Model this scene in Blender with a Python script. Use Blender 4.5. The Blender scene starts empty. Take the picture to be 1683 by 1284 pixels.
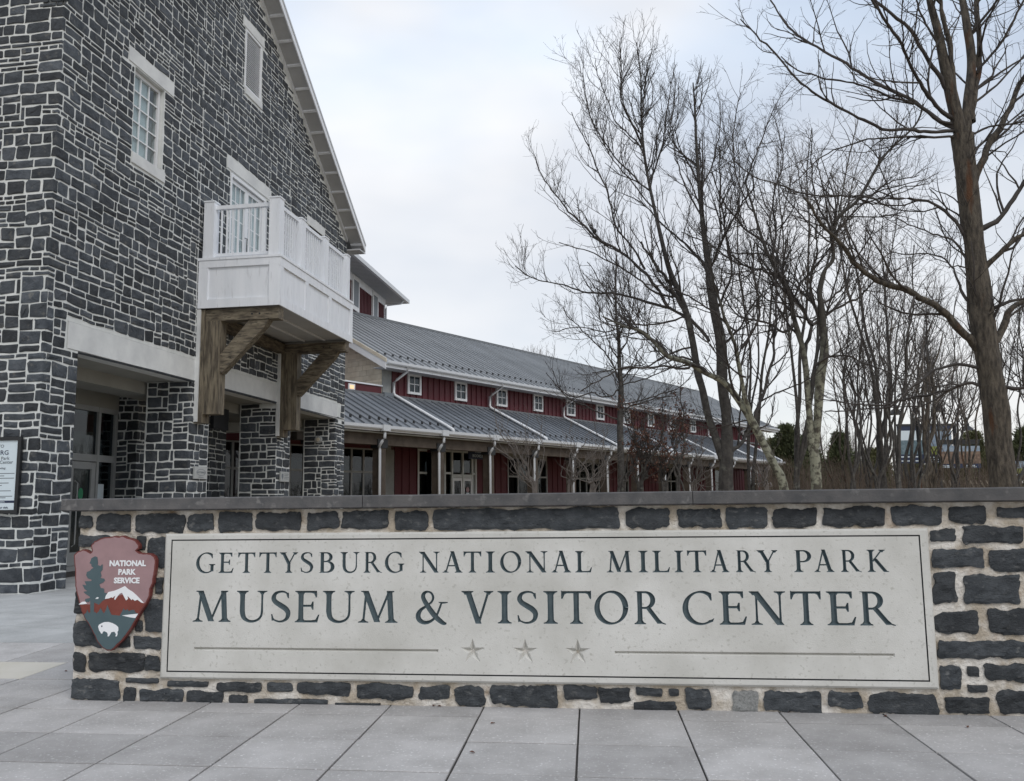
import bpy, bmesh, math, random
import numpy as np
from math import radians, sin, cos, pi, sqrt, atan2
from mathutils import Matrix, Vector, noise
from mathutils.geometry import delaunay_2d_cdt

sc = bpy.context.scene
col = sc.collection
rng = random.Random(7)
nrng = np.random.RandomState(11)

# ------------------------------------------------------------------ camera
FPX, CX, CY, EYE = 1420.0, 841.5, 642.0, 1.4
PITCH, ROLL = math.atan(185 / 1380.), radians(0.64)
PITCH = math.atan(185 / FPX)
CF = np.array([0, cos(PITCH), sin(PITCH)])
_R = np.array([1., 0, 0]); _U = np.cross(_R, CF)
CR = _R * cos(ROLL) - _U * sin(ROLL)
CU = _R * sin(ROLL) + _U * cos(ROLL)
CC = np.array([0, 0, EYE])
cam_data = bpy.data.cameras.new('camera')
cam = bpy.data.objects.new('camera', cam_data)
col.objects.link(cam)
cam_data.sensor_width = 36
cam_data.lens = 36 * FPX / 1683.
cam_data.clip_start = 0.05
cam_data.clip_end = 3000
cam.matrix_world = Matrix(((CR[0], CU[0], -CF[0], 0), (CR[1], CU[1], -CF[1], 0), (CR[2], CU[2], -CF[2], EYE), (0, 0, 0, 1)))
sc.camera = cam

# ------------------------------------------------------------------ sky, sun, exposure
SUN_DIR = Vector((0.36, -0.62, 0.70)).normalized()
sun_el = math.asin(SUN_DIR.z); sun_az = atan2(SUN_DIR.x, SUN_DIR.y)
world = bpy.data.worlds.new("World"); sc.world = world; world.use_nodes = True
wn = world.node_tree.nodes; wl = world.node_tree.links
wn.clear()
w_out = wn.new('ShaderNodeOutputWorld'); w_bg = wn.new('ShaderNodeBackground')
w_sky = wn.new('ShaderNodeTexSky'); w_sky.sky_type = 'NISHITA'; w_sky.sun_disc = False
w_sky.sun_elevation = sun_el; w_sky.sun_rotation = sun_az
w_tc = wn.new('ShaderNodeTexCoord'); w_sep = wn.new('ShaderNodeSeparateXYZ')
wl.new(w_tc.outputs['Generated'], w_sep.inputs[0])
w_grad = wn.new('ShaderNodeValToRGB')
e = w_grad.color_ramp.elements
e[0].position = 0.0; e[0].color = (8.5, 8.3, 8.1, 1)
e[1].position = 1.0; e[1].color = (7.3, 8.4, 10.0, 1)
m_ = e.new(0.30); m_.color = (8.1, 8.3, 8.6, 1)
m_ = e.new(0.55); m_.color = (6.3, 7.5, 9.2, 1)
wl.new(w_sep.outputs['Z'], w_grad.inputs[0])
w_noise = wn.new('ShaderNodeTexNoise'); w_noise.inputs['Scale'].default_value = 2.0
w_noise.inputs['Detail'].default_value = 4.0; w_noise.inputs['Roughness'].default_value = 0.5
w_map = wn.new('ShaderNodeMapping'); w_map.inputs['Scale'].default_value = (1, 1, 2.2); w_map.inputs['Location'].default_value = (0.6, 0.2, 0.35)
wl.new(w_tc.outputs['Generated'], w_map.inputs[0]); wl.new(w_map.outputs[0], w_noise.inputs[0])
w_cr = wn.new('ShaderNodeMapRange'); w_cr.inputs['From Min'].default_value = 0.35; w_cr.inputs['From Max'].default_value = 0.68
w_cr.inputs['To Min'].default_value = 0.62; w_cr.inputs['To Max'].default_value = 1.0
# thinner cloud towards the upper right lets more blue through
w_dir = wn.new('ShaderNodeMath'); w_dir.operation = 'MULTIPLY'; wl.new(w_sep.outputs['X'], w_dir.inputs[0]); wl.new(w_sep.outputs['Z'], w_dir.inputs[1])
w_sub = wn.new('ShaderNodeMath'); w_sub.operation = 'MULTIPLY_ADD'; w_sub.inputs[1].default_value = -0.75; wl.new(w_dir.outputs[0], w_sub.inputs[0]); wl.new(w_noise.outputs['Fac'], w_sub.inputs[2])
wl.new(w_sub.outputs[0], w_cr.inputs['Value'])
w_n2 = wn.new('ShaderNodeTexNoise'); w_n2.inputs['Scale'].default_value = 1.5; w_n2.inputs['Detail'].default_value = 5.0; w_n2.inputs['Roughness'].default_value = 0.45
w_mp2 = wn.new('ShaderNodeMapping'); w_mp2.inputs['Location'].default_value = (2.3, 0.9, 0.4); w_mp2.inputs['Scale'].default_value = (1.2, 1.2, 2.4); wl.new(w_tc.outputs['Generated'], w_mp2.inputs[0]); wl.new(w_mp2.outputs[0], w_n2.inputs[0])
w_c2 = wn.new('ShaderNodeMapRange'); w_c2.inputs['From Min'].default_value = 0.42; w_c2.inputs['From Max'].default_value = 0.66; w_c2.interpolation_type = 'SMOOTHSTEP'; wl.new(w_n2.outputs['Fac'], w_c2.inputs['Value'])
w_cl = wn.new('ShaderNodeMixRGB'); w_cl.inputs[2].default_value = (8.7, 8.65, 8.7, 1); wl.new(w_c2.outputs[0], w_cl.inputs[0]); wl.new(w_grad.outputs[0], w_cl.inputs[1])
w_mix = wn.new('ShaderNodeMixRGB'); wl.new(w_cr.outputs[0], w_mix.inputs[0])
wl.new(w_sky.outputs[0], w_mix.inputs[1]); wl.new(w_cl.outputs[0], w_mix.inputs[2])
wl.new(w_mix.outputs[0], w_bg.inputs[0]); wl.new(w_bg.outputs[0], w_out.inputs[0])
w_bg.inputs['Strength'].default_value = 0.095
sun_d = bpy.data.lights.new('sun', 'SUN'); sun_d.energy = 0.8; sun_d.angle = radians(18); sun_d.color = (1.0, 0.97, 0.93)
sun = bpy.data.objects.new('sun', sun_d); col.objects.link(sun)
sun.rotation_euler = SUN_DIR.to_track_quat('Z', 'Y').to_euler()
sc.view_settings.view_transform = 'Standard'
sc.view_settings.look = 'None'
sc.view_settings.exposure = 0.32
sc.view_settings.gamma = 1.0
sc.view_settings.use_curve_mapping = False

# ------------------------------------------------------------------ picking helpers (build time only)
def ray(x, y): return CF + CR * (x - CX) / FPX - CU * (y - CY) / FPX
def onplane(x, y, P, n):
    d = ray(x, y); return CC + d * (((np.array(P) - CC) @ n) / (d @ n))
def ground_pt(x, y): return onplane(x, y, (0, 0, 0), np.array([0, 0, 1.]))
def at(x, y, Y):
    d = ray(x, y); return CC + d * (Y / d[1])

# frames: wall (W), stone building (B), red wing (R)
W0 = np.array([-3.26913371, 6.60293118, 0]); WD = np.array([0.99272355, -0.12041576, 0]); WN = np.array([0.12041576, 0.99272355, 0])
def WP(a, b, z): return W0 + WD * a + WN * b + np.array([0, 0, z])
B0 = ground_pt(47, 977); BD = np.array([sin(radians(9)), cos(radians(9)), 0]); BN = np.array([cos(radians(9)), -sin(radians(9)), 0])
def BP(s, o, z): return B0 + BD * s + BN * o + np.array([0, 0, z])
RA = radians(36.5)
RS = 1.18   # metres per drawing unit of the wing
R0 = np.array([-4.366, 33.04, -0.252]); RU = np.array([sin(RA), cos(RA), 0]); RN = np.array([cos(RA), -sin(RA), 0])
def RP(u, v, z): return R0 + (RU * u - RN * v + np.array([0, 0, z])) * RS
def wall_az(x, y):
    r = onplane(x, y, W0, WN) - W0; return float(r @ WD), float(r[2])

# ------------------------------------------------------------------ materials
def new_mat(name):
    m = bpy.data.materials.new(name); m.use_nodes = True
    nt = m.node_tree; bs = nt.nodes['Principled BSDF']
    return m, nt.nodes, nt.links, bs
def mat(name, c1, c2=None, scale=4.0, rough=0.75, bump=0.0, bscale=60.0, metallic=0.0, spec=0.5, detail=6.0, tone=0.0, c3=None, s3=30.0, lo=0.35, hi=0.65, stretch=None, bdist=0.01):
    m, N, L, bs = new_mat(name)
    bs.inputs['Roughness'].default_value = rough
    bs.inputs['Metallic'].default_value = metallic
    bs.inputs['Specular IOR Level'].default_value = spec
    tc = N.new('ShaderNodeTexCoord'); co = tc.outputs['Object']
    if stretch:
        mp = N.new('ShaderNodeMapping'); mp.inputs['Scale'].default_value = stretch; L.new(co, mp.inputs[0]); co = mp.outputs[0]
    cur = None
    if c2 is not None:
        n1 = N.new('ShaderNodeTexNoise'); n1.inputs['Scale'].default_value = scale; n1.inputs['Detail'].default_value = detail; n1.inputs['Roughness'].default_value = 0.6
        L.new(co, n1.inputs[0])
        r1 = N.new('ShaderNodeMapRange'); r1.inputs['From Min'].default_value = lo; r1.inputs['From Max'].default_value = hi; L.new(n1.outputs['Fac'], r1.inputs[0])
        mx = N.new('ShaderNodeMixRGB'); mx.inputs[1].default_value = (*c1, 1); mx.inputs[2].default_value = (*c2, 1); L.new(r1.outputs[0], mx.inputs[0]); cur = mx.outputs[0]
    else:
        rg = N.new('ShaderNodeRGB'); rg.outputs[0].default_value = (*c1, 1); cur = rg.outputs[0]
    if c3 is not None:
        n3 = N.new('ShaderNodeTexNoise'); n3.inputs['Scale'].default_value = s3; n3.inputs['Detail'].default_value = 3; L.new(co, n3.inputs[0])
        r3 = N.new('ShaderNodeMapRange'); r3.inputs['From Min'].default_value = 0.60; r3.inputs['From Max'].default_value = 0.72; L.new(n3.outputs['Fac'], r3.inputs[0])
        m3 = N.new('ShaderNodeMixRGB'); L.new(r3.outputs[0], m3.inputs[0]); L.new(cur, m3.inputs[1]); m3.inputs[2].default_value = (*c3, 1); cur = m3.outputs[0]
    if tone:
        at_ = N.new('ShaderNodeAttribute'); at_.attribute_name = 'tone'
        mt = N.new('ShaderNodeMath'); mt.operation = 'MULTIPLY_ADD'; mt.inputs[1].default_value = tone; mt.inputs[2].default_value = 1 - tone * 0.5; L.new(at_.outputs['Fac'], mt.inputs[0])
        hv = N.new('ShaderNodeHueSaturation'); L.new(cur, hv.inputs['Color']); L.new(mt.outputs[0], hv.inputs['Value']); cur = hv.outputs[0]
    L.new(cur, bs.inputs['Base Color'])
    if bump:
        nb = N.new('ShaderNodeTexNoise'); nb.inputs['Scale'].default_value = bscale; nb.inputs['Detail'].default_value = 5; nb.inputs['Roughness'].default_value = 0.65; L.new(co, nb.inputs[0])
        bp = N.new('ShaderNodeBump'); bp.inputs['Strength'].default_value = bump; bp.inputs['Distance'].default_value = bdist; L.new(nb.outputs['Fac'], bp.inputs['Height']); L.new(bp.outputs[0], bs.inputs['Normal'])
    return m
M = {}
M['stone'] = mat('diabase_stone', (0.026, 0.032, 0.040), (0.066, 0.074, 0.084), 5, 0.7, 1.0, 26, tone=1.1, c3=(0.10, 0.10, 0.095), s3=9, bdist=0.02)
M['stone_wall'] = mat('wall_stone', (0.019, 0.023, 0.027), (0.054, 0.060, 0.066), 9, 0.68, 1.0, 60, tone=0.9, c3=(0.095, 0.098, 0.098), s3=20, bdist=0.012, stretch=(1, 1, 1.6))
M['granite'] = mat('grey_granite', (0.16, 0.165, 0.16), (0.28, 0.28, 0.27), 60, 0.7, 0.6, 70, c3=(0.1, 0.1, 0.1), s3=90)
M['mortar'] = mat('pale_mortar', (0.58, 0.60, 0.58), (0.70, 0.71, 0.69), 3, 0.9, 0.6, 35)
M['mortar_wall'] = mat('beige_mortar', (0.46, 0.395, 0.31), (0.74, 0.70, 0.64), 5, 0.92, 1.0, 30, c3=(0.36, 0.26, 0.17), s3=4, bdist=0.025, lo=.4, hi=.6)
M['coping'] = mat('coping_slate', (0.062, 0.062, 0.064), (0.105, 0.10, 0.098), 7, 0.7, 0.35, 60, tone=0.5, c3=(0.15, 0.145, 0.14), s3=16)
M['limestone'] = mat('limestone_panel', (0.50, 0.49, 0.45), (0.64, 0.63, 0.595), 1.7, 0.85, 0.25, 120, c3=(0.45, 0.44, 0.40), s3=42, detail=9)
M['lintel'] = mat('precast_lintel', (0.56, 0.57, 0.565), (0.69, 0.70, 0.685), 1.8, 0.85, 0.2, 50)
M['letter'] = mat('engraved_paint', (0.060, 0.088, 0.100), (0.085, 0.115, 0.125), 20, 0.6)
M['groove'] = mat('groove_paint', (0.02, 0.022, 0.025), rough=0.7)
M['white'] = mat('white_trim', (0.80, 0.82, 0.85), (0.72, 0.745, 0.78), 2, 0.5, 0.03, 40, c3=(0.64, 0.655, 0.68), s3=7, stretch=(2.5, 2.5, 0.35))
M['white2'] = mat('white_vinyl', (0.74, 0.75, 0.76), (0.70, 0.71, 0.72), 3, 0.4)
M['frame'] = mat('pale_window_frame', (0.55, 0.57, 0.56), rough=0.5)
M['dframe'] = mat('grey_door_frame', (0.30, 0.31, 0.31), (0.34, 0.35, 0.35), 3, rough=0.45)
M['wood'] = mat('weathered_timber', (0.068, 0.055, 0.040), (0.22, 0.185, 0.13), 4, 0.85, 0.9, 30, c3=(0.030, 0.026, 0.021), s3=7, stretch=(4.5, 4.5, 0.45), lo=.38, hi=.62)
M['wood_x'] = mat('weathered_timber_x', (0.068, 0.055, 0.040), (0.22, 0.185, 0.13), 4, 0.85, 0.9, 30, c3=(0.030, 0.026, 0.021), s3=7, stretch=(0.45, 4.5, 4.5), lo=.38, hi=.62)
M['wood_y'] = mat('weathered_timber_y', (0.05, 0.04, 0.03), (0.16, 0.13, 0.09), 5, 0.85, 0.9, 30, c3=(0.022, 0.019, 0.016), s3=9, stretch=(3.6, 0.5, 3.6), lo=.38, hi=.62)
M['woodp'] = mat('porch_timber', (0.05, 0.037, 0.028), (0.085, 0.068, 0.052), 3, 0.85, 0.3, 20)
M['red'] = mat('barn_red_siding', (0.078, 0.010, 0.015), (0.098, 0.014, 0.021), 1.5, 0.6, 0.1, 30)
M['roof'] = mat('standing_seam_metal', (0.25, 0.265, 0.28), (0.30, 0.315, 0.33), 0.7, 0.42, 0.05, 12, spec=0.6)
def objvary(m, amt):
    N = m.node_tree.nodes; L = m.node_tree.links; bs = N['Principled BSDF']; src = bs.inputs['Base Color'].links[0].from_socket
    oi = N.new('ShaderNodeObjectInfo'); mt = N.new('ShaderNodeMath'); mt.operation = 'MULTIPLY_ADD'; mt.inputs[1].default_value = amt; mt.inputs[2].default_value = 1 - amt / 2; L.new(oi.outputs['Random'], mt.inputs[0])
    hv = N.new('ShaderNodeHueSaturation'); L.new(src, hv.inputs['Color']); L.new(mt.outputs[0], hv.inputs['Value']); L.new(hv.outputs[0], bs.inputs['Base Color'])
M['porch_roof'] = mat('porch_roof_metal_dimmed', (0.14, 0.155, 0.175), (0.18, 0.195, 0.215), 0.7, 0.42, 0.05, 12, spec=0.6)  # darker copy of the roof metal; weaker reflection is put into its colour
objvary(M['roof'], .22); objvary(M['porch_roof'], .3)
M['seam'] = mat('roof_seam_metal', (0.14, 0.15, 0.16), rough=0.45)
M['gutter'] = mat('gutter_metal', (0.56, 0.58, 0.60), rough=0.4, spec=0.5)
M['black'] = mat('black_metal', (0.012, 0.013, 0.015), rough=0.5)
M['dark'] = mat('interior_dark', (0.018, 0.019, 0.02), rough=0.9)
M['soffit'] = mat('soffit_board', (0.42, 0.43, 0.44), (0.47, 0.48, 0.49), 2, 0.7)
M['ceiling'] = mat('arcade_ceiling', (0.29, 0.285, 0.255), (0.34, 0.335, 0.305), 1.3, 0.85)
M['tan'] = mat('tan_block', (0.62, 0.55, 0.43), (0.72, 0.66, 0.54), 3, 0.9, 0.3, 50, tone=0.3)
M['tanm'] = mat('tan_block_mortar', (0.36, 0.32, 0.25), rough=0.95)
M['greyblock'] = mat('grey_block', (0.26, 0.27, 0.27), (0.32, 0.33, 0.32), 4, 0.9, 0.3, 50)
M['paver'] = mat('concrete_paver', (0.30, 0.288, 0.278), (0.455, 0.44, 0.43), 2.6, 0.8, 0.9, 90, tone=0.30, c3=(0.62, 0.61, 0.60), s3=48, detail=12, lo=.28, hi=.72, bdist=0.006)
M['paver2'] = mat('blue_grey_paver', (0.33, 0.335, 0.33), (0.46, 0.465, 0.46), 2.0, 0.8, 0.6, 90, tone=0.18, c3=(0.60, 0.61, 0.61), s3=45, detail=12, lo=.3, hi=.7)
M['paver3'] = mat('beige_paver', (0.50, 0.47, 0.40), (0.55, 0.52, 0.46), 2, 0.8, 0.2, 140)
M['joint'] = mat('joint_sand', (0.035, 0.033, 0.032), (0.06, 0.055, 0.05), 6, 0.95, 0.3, 60)
M['ground'] = mat('mulch_ground', (0.10, 0.075, 0.05), (0.17, 0.14, 0.085), 1.2, 0.95, 0.5, 8, c3=(0.09, 0.10, 0.05), s3=0.5)
M['field'] = mat('dry_grass', (0.23, 0.17, 0.105), (0.30, 0.235, 0.15), 0.4, 0.95, 0.4, 4)
M['bark1'] = mat('brown_bark', (0.040, 0.033, 0.026), (0.125, 0.105, 0.08), 11, 0.9, 1.0, 30, c3=(0.10, 0.045, 0.02), s3=3.2, stretch=(1.8, 1.8, 0.5), bdist=0.04, lo=.38, hi=.62)
M['bark2'] = mat('dark_bark', (0.035, 0.032, 0.030), (0.085, 0.078, 0.070), 10, 0.9, 1.0, 30, c3=(0.13, 0.13, 0.11), s3=6, bdist=0.02)
M['bark3'] = mat('lichen_bark', (0.075, 0.068, 0.052), (0.27, 0.27, 0.205), 9, 0.9, 0.8, 30, c3=(0.055, 0.047, 0.035), s3=12, lo=0.42, hi=0.54)
_m = M['bark3']; _N = _m.node_tree.nodes; _L = _m.node_tree.links; _bs = _N['Principled BSDF']
_src = _bs.inputs['Base Color'].links[0].from_socket
_g = _N.new('ShaderNodeNewGeometry'); _sx = _N.new('ShaderNodeSeparateXYZ'); _L.new(_g.outputs['Position'], _sx.inputs[0])
_mr = _N.new('ShaderNodeMapRange'); _mr.inputs['From Min'].default_value = 3.6; _mr.inputs['From Max'].default_value = 5.2; _L.new(_sx.outputs['Z'], _mr.inputs[0])
_mx = _N.new('ShaderNodeMixRGB'); _L.new(_mr.outputs[0], _mx.inputs[0]); _L.new(_src, _mx.inputs[1]); _mx.inputs[2].default_value = (0.06, 0.055, 0.048, 1); _L.new(_mx.outputs[0], _bs.inputs['Base Color'])
M['twig'] = mat('twig_bark', (0.035, 0.030, 0.028), (0.065, 0.056, 0.050), 2, 0.85)
M['twigg'] = mat('grey_twig', (0.12, 0.105, 0.095), (0.17, 0.15, 0.135), 3, 0.85)
M['leafr'] = mat('russet_leaf', (0.085, 0.036, 0.022), (0.15, 0.068, 0.042), 9, 0.7)
M['green'] = mat('evergreen_needles', (0.045, 0.055, 0.026), (0.10, 0.115, 0.05), 1.6, 0.8, lo=0.4, hi=0.6)
M['green2'] = mat('yellow_green_needles', (0.085, 0.09, 0.04), (0.16, 0.16, 0.075), 1.6, 0.8, lo=0.4, hi=0.6)
M['pink'] = mat('emblem_mauve', (0.29, 0.185, 0.19), (0.34, 0.215, 0.22), 9, 0.5)
M['ered'] = mat('emblem_brown_red', (0.17, 0.035, 0.022), (0.20, 0.045, 0.03), 12, 0.55)
M['eedge'] = mat('emblem_edge', (0.15, 0.036, 0.03), rough=0.55)
M['egreen'] = mat('emblem_slate_green', (0.060, 0.098, 0.11), (0.07, 0.11, 0.122), 8, 0.5)
M['ewhite'] = mat('emblem_white', (0.80, 0.81, 0.82), rough=0.5)
M['paper'] = mat('poster_paper', (0.60, 0.68, 0.72), rough=0.3)
M['navy'] = mat('navy_print', (0.012, 0.022, 0.06), rough=0.5)
M['ink'] = mat('grey_ink', (0.16, 0.18, 0.20), rough=0.6)
M['blind'] = mat('window_blind', (0.62, 0.67, 0.68), rough=0.8)
M['box'] = mat('cardboard', (0.30, 0.22, 0.14), rough=0.9)
M['stainless'] = mat('plaque_metal', (0.42, 0.43, 0.42), (0.47, 0.48, 0.47), 6, rough=0.4, metallic=0.2)
M['greensign'] = mat('green_sticker', (0.02, 0.22, 0.10), rough=0.5)
M['skyprint'] = mat('banner_sky_print', (0.15, 0.21, 0.28), (0.30, 0.35, 0.40), 4, 0.5)
M['tealprint'] = mat('banner_teal_print', (0.06, 0.11, 0.13), (0.16, 0.22, 0.25), 5, 0.5)
M['grassprint'] = mat('banner_grass_print', (0.16, 0.20, 0.03), (0.24, 0.28, 0.06), 5, 0.5)
M['rockprint'] = mat('banner_rock_print', (0.10, 0.06, 0.045), (0.22, 0.15, 0.10), 9, 0.5)

def glass_mat(name, tint, fres_base=0.04, through=0.88):
    m, N, L, bs = new_mat(name); N.remove(bs)
    out = [n for n in N if n.type == 'OUTPUT_MATERIAL'][0]
    tr = N.new('ShaderNodeBsdfTransparent'); tr.inputs[0].default_value = (*[t * through for t in tint], 1)
    gl = N.new('ShaderNodeBsdfGlossy'); gl.inputs['Roughness'].default_value = 0.02; gl.inputs[0].default_value = (0.95, 0.97, 1, 1)
    lw = N.new('ShaderNodeLayerWeight'); lw.inputs[0].default_value = 0.5
    pw = N.new('ShaderNodeMath'); pw.operation = 'POWER'; pw.inputs[1].default_value = 4.0; L.new(lw.outputs['Facing'], pw.inputs[0])
    ma = N.new('ShaderNodeMath'); ma.operation = 'MULTIPLY_ADD'; ma.inputs[1].default_value = 0.5; ma.inputs[2].default_value = 0.035; L.new(pw.outputs[0], ma.inputs[0])
    mx = N.new('ShaderNodeMixShader'); L.new(ma.outputs[0], mx.inputs[0]); L.new(tr.outputs[0], mx.inputs[1]); L.new(gl.outputs[0], mx.inputs[2]); L.new(mx.outputs[0], out.inputs[0])
    return m
M['glass'] = glass_mat('window_glass', (0.96, 1.0, 1.0))
M['glass_dark'] = glass_mat('window_glass_dimmed', (0.85, 0.95, 1.0), through=0.55)  # darker window glass: the dimness of the rooms behind is put into its colour
def emis_mat(name, c, s):
    m, N, L, bs = new_mat(name)
    bs.inputs['Base Color'].default_value = (*c, 1); bs.inputs['Emission Color'].default_value = (*c, 1); bs.inputs['Emission Strength'].default_value = s
    return m
M['lit'] = emis_mat('lit_window', (1.0, 0.62, 0.35), 0.55)

# ------------------------------------------------------------------ object helpers
EMPTY_INV = {}
def tag(o, label=None, cat=None, group=None, kind=None):
    if label: o['label'] = label
    if cat: o['category'] = cat
    if group: o['group'] = group
    if kind: o['kind'] = kind
    return o
def empty(name, loc, label=None, cat=None, group=None, kind=None):
    o = bpy.data.objects.new(name, None); col.objects.link(o)
    o.empty_display_size = 0.2
    o.location = Vector(loc); EMPTY_INV[o.name] = Matrix.Translation(Vector(loc)).inverted()
    return tag(o, label, cat, group, kind)
def setparent(o, parent):
    if parent is None: return
    o.parent = parent
    if parent.name in EMPTY_INV: o.matrix_parent_inverse = EMPTY_INV[parent.name]
    elif parent.type == 'MESH' and parent.matrix_basis != Matrix.Identity(4):
        o.matrix_parent_inverse = parent.matrix_basis.inverted()
def link(name, me, parent=None, mtx=None):
    o = bpy.data.objects.new(name, me); col.objects.link(o)
    if mtx is not None: o.matrix_basis = mtx
    setparent(o, parent)
    return o
class MB:
    def __init__(s): s.v = []; s.f = []; s.m = []; s.t = []; s.mi = 0; s.tone = None
    def add(s, verts, faces):
        b = len(s.v); s.v.extend([tuple(map(float, p)) for p in verts])
        for f in faces: s.f.append([i + b for i in f]); s.m.append(s.mi)
        if s.tone is not None: s.t.extend([s.tone] * len(verts))
        else: s.t.extend([0.5] * len(verts))
    def box(s, fr, a, b, c):
        P = [fr(x, y, z) for z in c for y in b for x in a]
        s.add(P, [(0, 1, 3, 2), (4, 6, 7, 5), (0, 4, 5, 1), (2, 3, 7, 6), (0, 2, 6, 4), (1, 5, 7, 3)])
    def prism(s, fr2, poly, o0, o1):
        """poly: 2D points; fr2(x,y,o) -> 3D"""
        n = len(poly)
        P = [fr2(x, y, o0) for x, y in poly] + [fr2(x, y, o1) for x, y in poly]
        F = [tuple(range(n)), tuple(range(2 * n - 1, n - 1, -1))] + [(i, (i + 1) % n, n + (i + 1) % n, n + i) for i in range(n)]
        s.add(P, F)
    def tube(s, pts, r, sides=8, cap=True):
        pts = [np.array(p, float) for p in pts]; n = len(pts)
        rr = r if hasattr(r, '__len__') else [r] * n
        ring = []
        for i, p in enumerate(pts):
            t = pts[min(i + 1, n - 1)] - pts[max(i - 1, 0)]; t /= (np.linalg.norm(t) + 1e-9)
            a = np.array([0, 0, 1.]) if abs(t[2]) < 0.9 else np.array([1., 0, 0])
            x = np.cross(t, a); x /= np.linalg.norm(x); y = np.cross(t, x)
            ring.append([p + (x * cos(2 * pi * k / sides) + y * sin(2 * pi * k / sides)) * rr[i] for k in range(sides)])
        V = [q for R_ in ring for q in R_]
        F = [(i * sides + k, i * sides + (k + 1) % sides, (i + 1) * sides + (k + 1) % sides, (i + 1) * sides + k) for i in range(n - 1) for k in range(sides)]
        if cap: F += [tuple(range(sides))[::-1], tuple((n - 1) * sides + k for k in range(sides))]
        s.add(V, F)
    def bar(s, p, q, w, h, up=(0, 0, 1)):
        p = np.array(p, float); q = np.array(q, float); t = q - p; t /= np.linalg.norm(t)
        u = np.array(up, float); x = np.cross(t, u); x /= np.linalg.norm(x); y = np.cross(x, t)
        V = [e_ + x * sx * w / 2 + y * sy * h / 2 for e_ in (p, q) for sx, sy in ((-1, -1), (1, -1), (1, 1), (-1, 1))]
        s.add(V, [(3, 2, 1, 0), (4, 5, 6, 7), (0, 1, 5, 4), (1, 2, 6, 5), (2, 3, 7, 6), (3, 0, 4, 7)])
    def lathe(s, c, prof, sides=16):
        c = np.array(c, float)
        V = [c + np.array([r * cos(2 * pi * k / sides), r * sin(2 * pi * k / sides), z]) for r, z in prof for k in range(sides)]
        F = [(i * sides + k, i * sides + (k + 1) % sides, (i + 1) * sides + (k + 1) % sides, (i + 1) * sides + k) for i in range(len(prof) - 1) for k in range(sides)]
        s.add(V, F)
    def mesh(s, name, mats, smooth=False):
        me = bpy.data.meshes.new(name); me.from_pydata(s.v, [], s.f)
        mats = mats if isinstance(mats, (list, tuple)) else [mats]
        for m in mats: me.materials.append(m)
        if len(mats) > 1: me.polygons.foreach_set('material_index', s.m)
        if any(t != 0.5 for t in s.t):
            at_ = me.attributes.new('tone', 'FLOAT', 'POINT'); at_.data.foreach_set('value', s.t)
        if smooth: me.polygons.foreach_set('use_smooth', [True] * len(me.polygons))
        me.update()
        return me
    def build(s, name, mats, parent=None, smooth=False, **kw):
        o = link(name, s.mesh(name, mats, smooth), parent)
        return tag(o, **kw)
def boxo(name, fr, a, b, c, m, parent=None, **kw):
    mb = MB(); mb.box(fr, a, b, c); return mb.build(name, m, parent, **kw)
def ident(x, y, z): return np.array([x, y, z], float)

FONTCACHE = {}
def text_mesh(name, txt, fr2, x, y, size, o, m, parent, align='LEFT', bold=0.0, depth=0.002, sx=1.0, sub=True):
    """text as real mesh: fr2(x,y,o)"""
    cu = bpy.data.curves.new('tmp', 'FONT'); cu.body = txt; cu.size = size; cu.align_x = align; cu.offset = bold; cu.extrude = depth / 2; cu.resolution_u = 2
    ob = bpy.data.objects.new('tmp', cu); col.objects.link(ob)
    bpy.context.view_layer.update()
    me0 = ob.evaluated_get(bpy.context.evaluated_depsgraph_get()).to_mesh()
    V = [tuple(v.co) for v in me0.vertices]; F = [tuple(p.vertices) for p in me0.polygons]
    ob.evaluated_get(bpy.context.evaluated_depsgraph_get()).to_mesh_clear()
    bpy.data.objects.remove(ob); bpy.data.curves.remove(cu)
    mb = MB(); mb.add([fr2(x + v[0] * sx, y + v[1], o + v[2]) for v in V], F)
    return mb.build(name, m, parent)

# ------------------------------------------------------------------ ground and pavement
def terrain():
    mb = MB()
    xs = [-400, -120, -60, -30, -12, 0, 12, 30, 50, 80, 130, 400]; ys = [-300, -60, -10, 12, 25, 45, 60, 75, 90, 120, 180, 300, 900]
    def h(x, y):
        r = max(0.0, min(1.0, (y - 62) / 45.)); r = r * r * (3 - 2 * r)
        return -0.03 + r * (3.2 if x > -10 else 2.0)
    V = [(x, y, h(x, y)) for y in ys for x in xs]; n = len(xs)
    F = [(j * n + i, j * n + i + 1, (j + 1) * n + i + 1, (j + 1) * n + i) for j in range(len(ys) - 1) for i in range(n - 1)]
    mb.add(V, F); return mb
terrain().build('ground', M['field'], kind='structure')
mb = MB(); mb.add([WP(-1.2, 0.5, -0.022), WP(14, 0.5, -0.022), RP(45, -0.5, -0.022), RP(2, -4, -0.022), WP(0.3, 3, -0.022)], [(0, 1, 2, 3, 4)])
mb.build('planting_bed', M['ground'], kind='structure')
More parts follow.
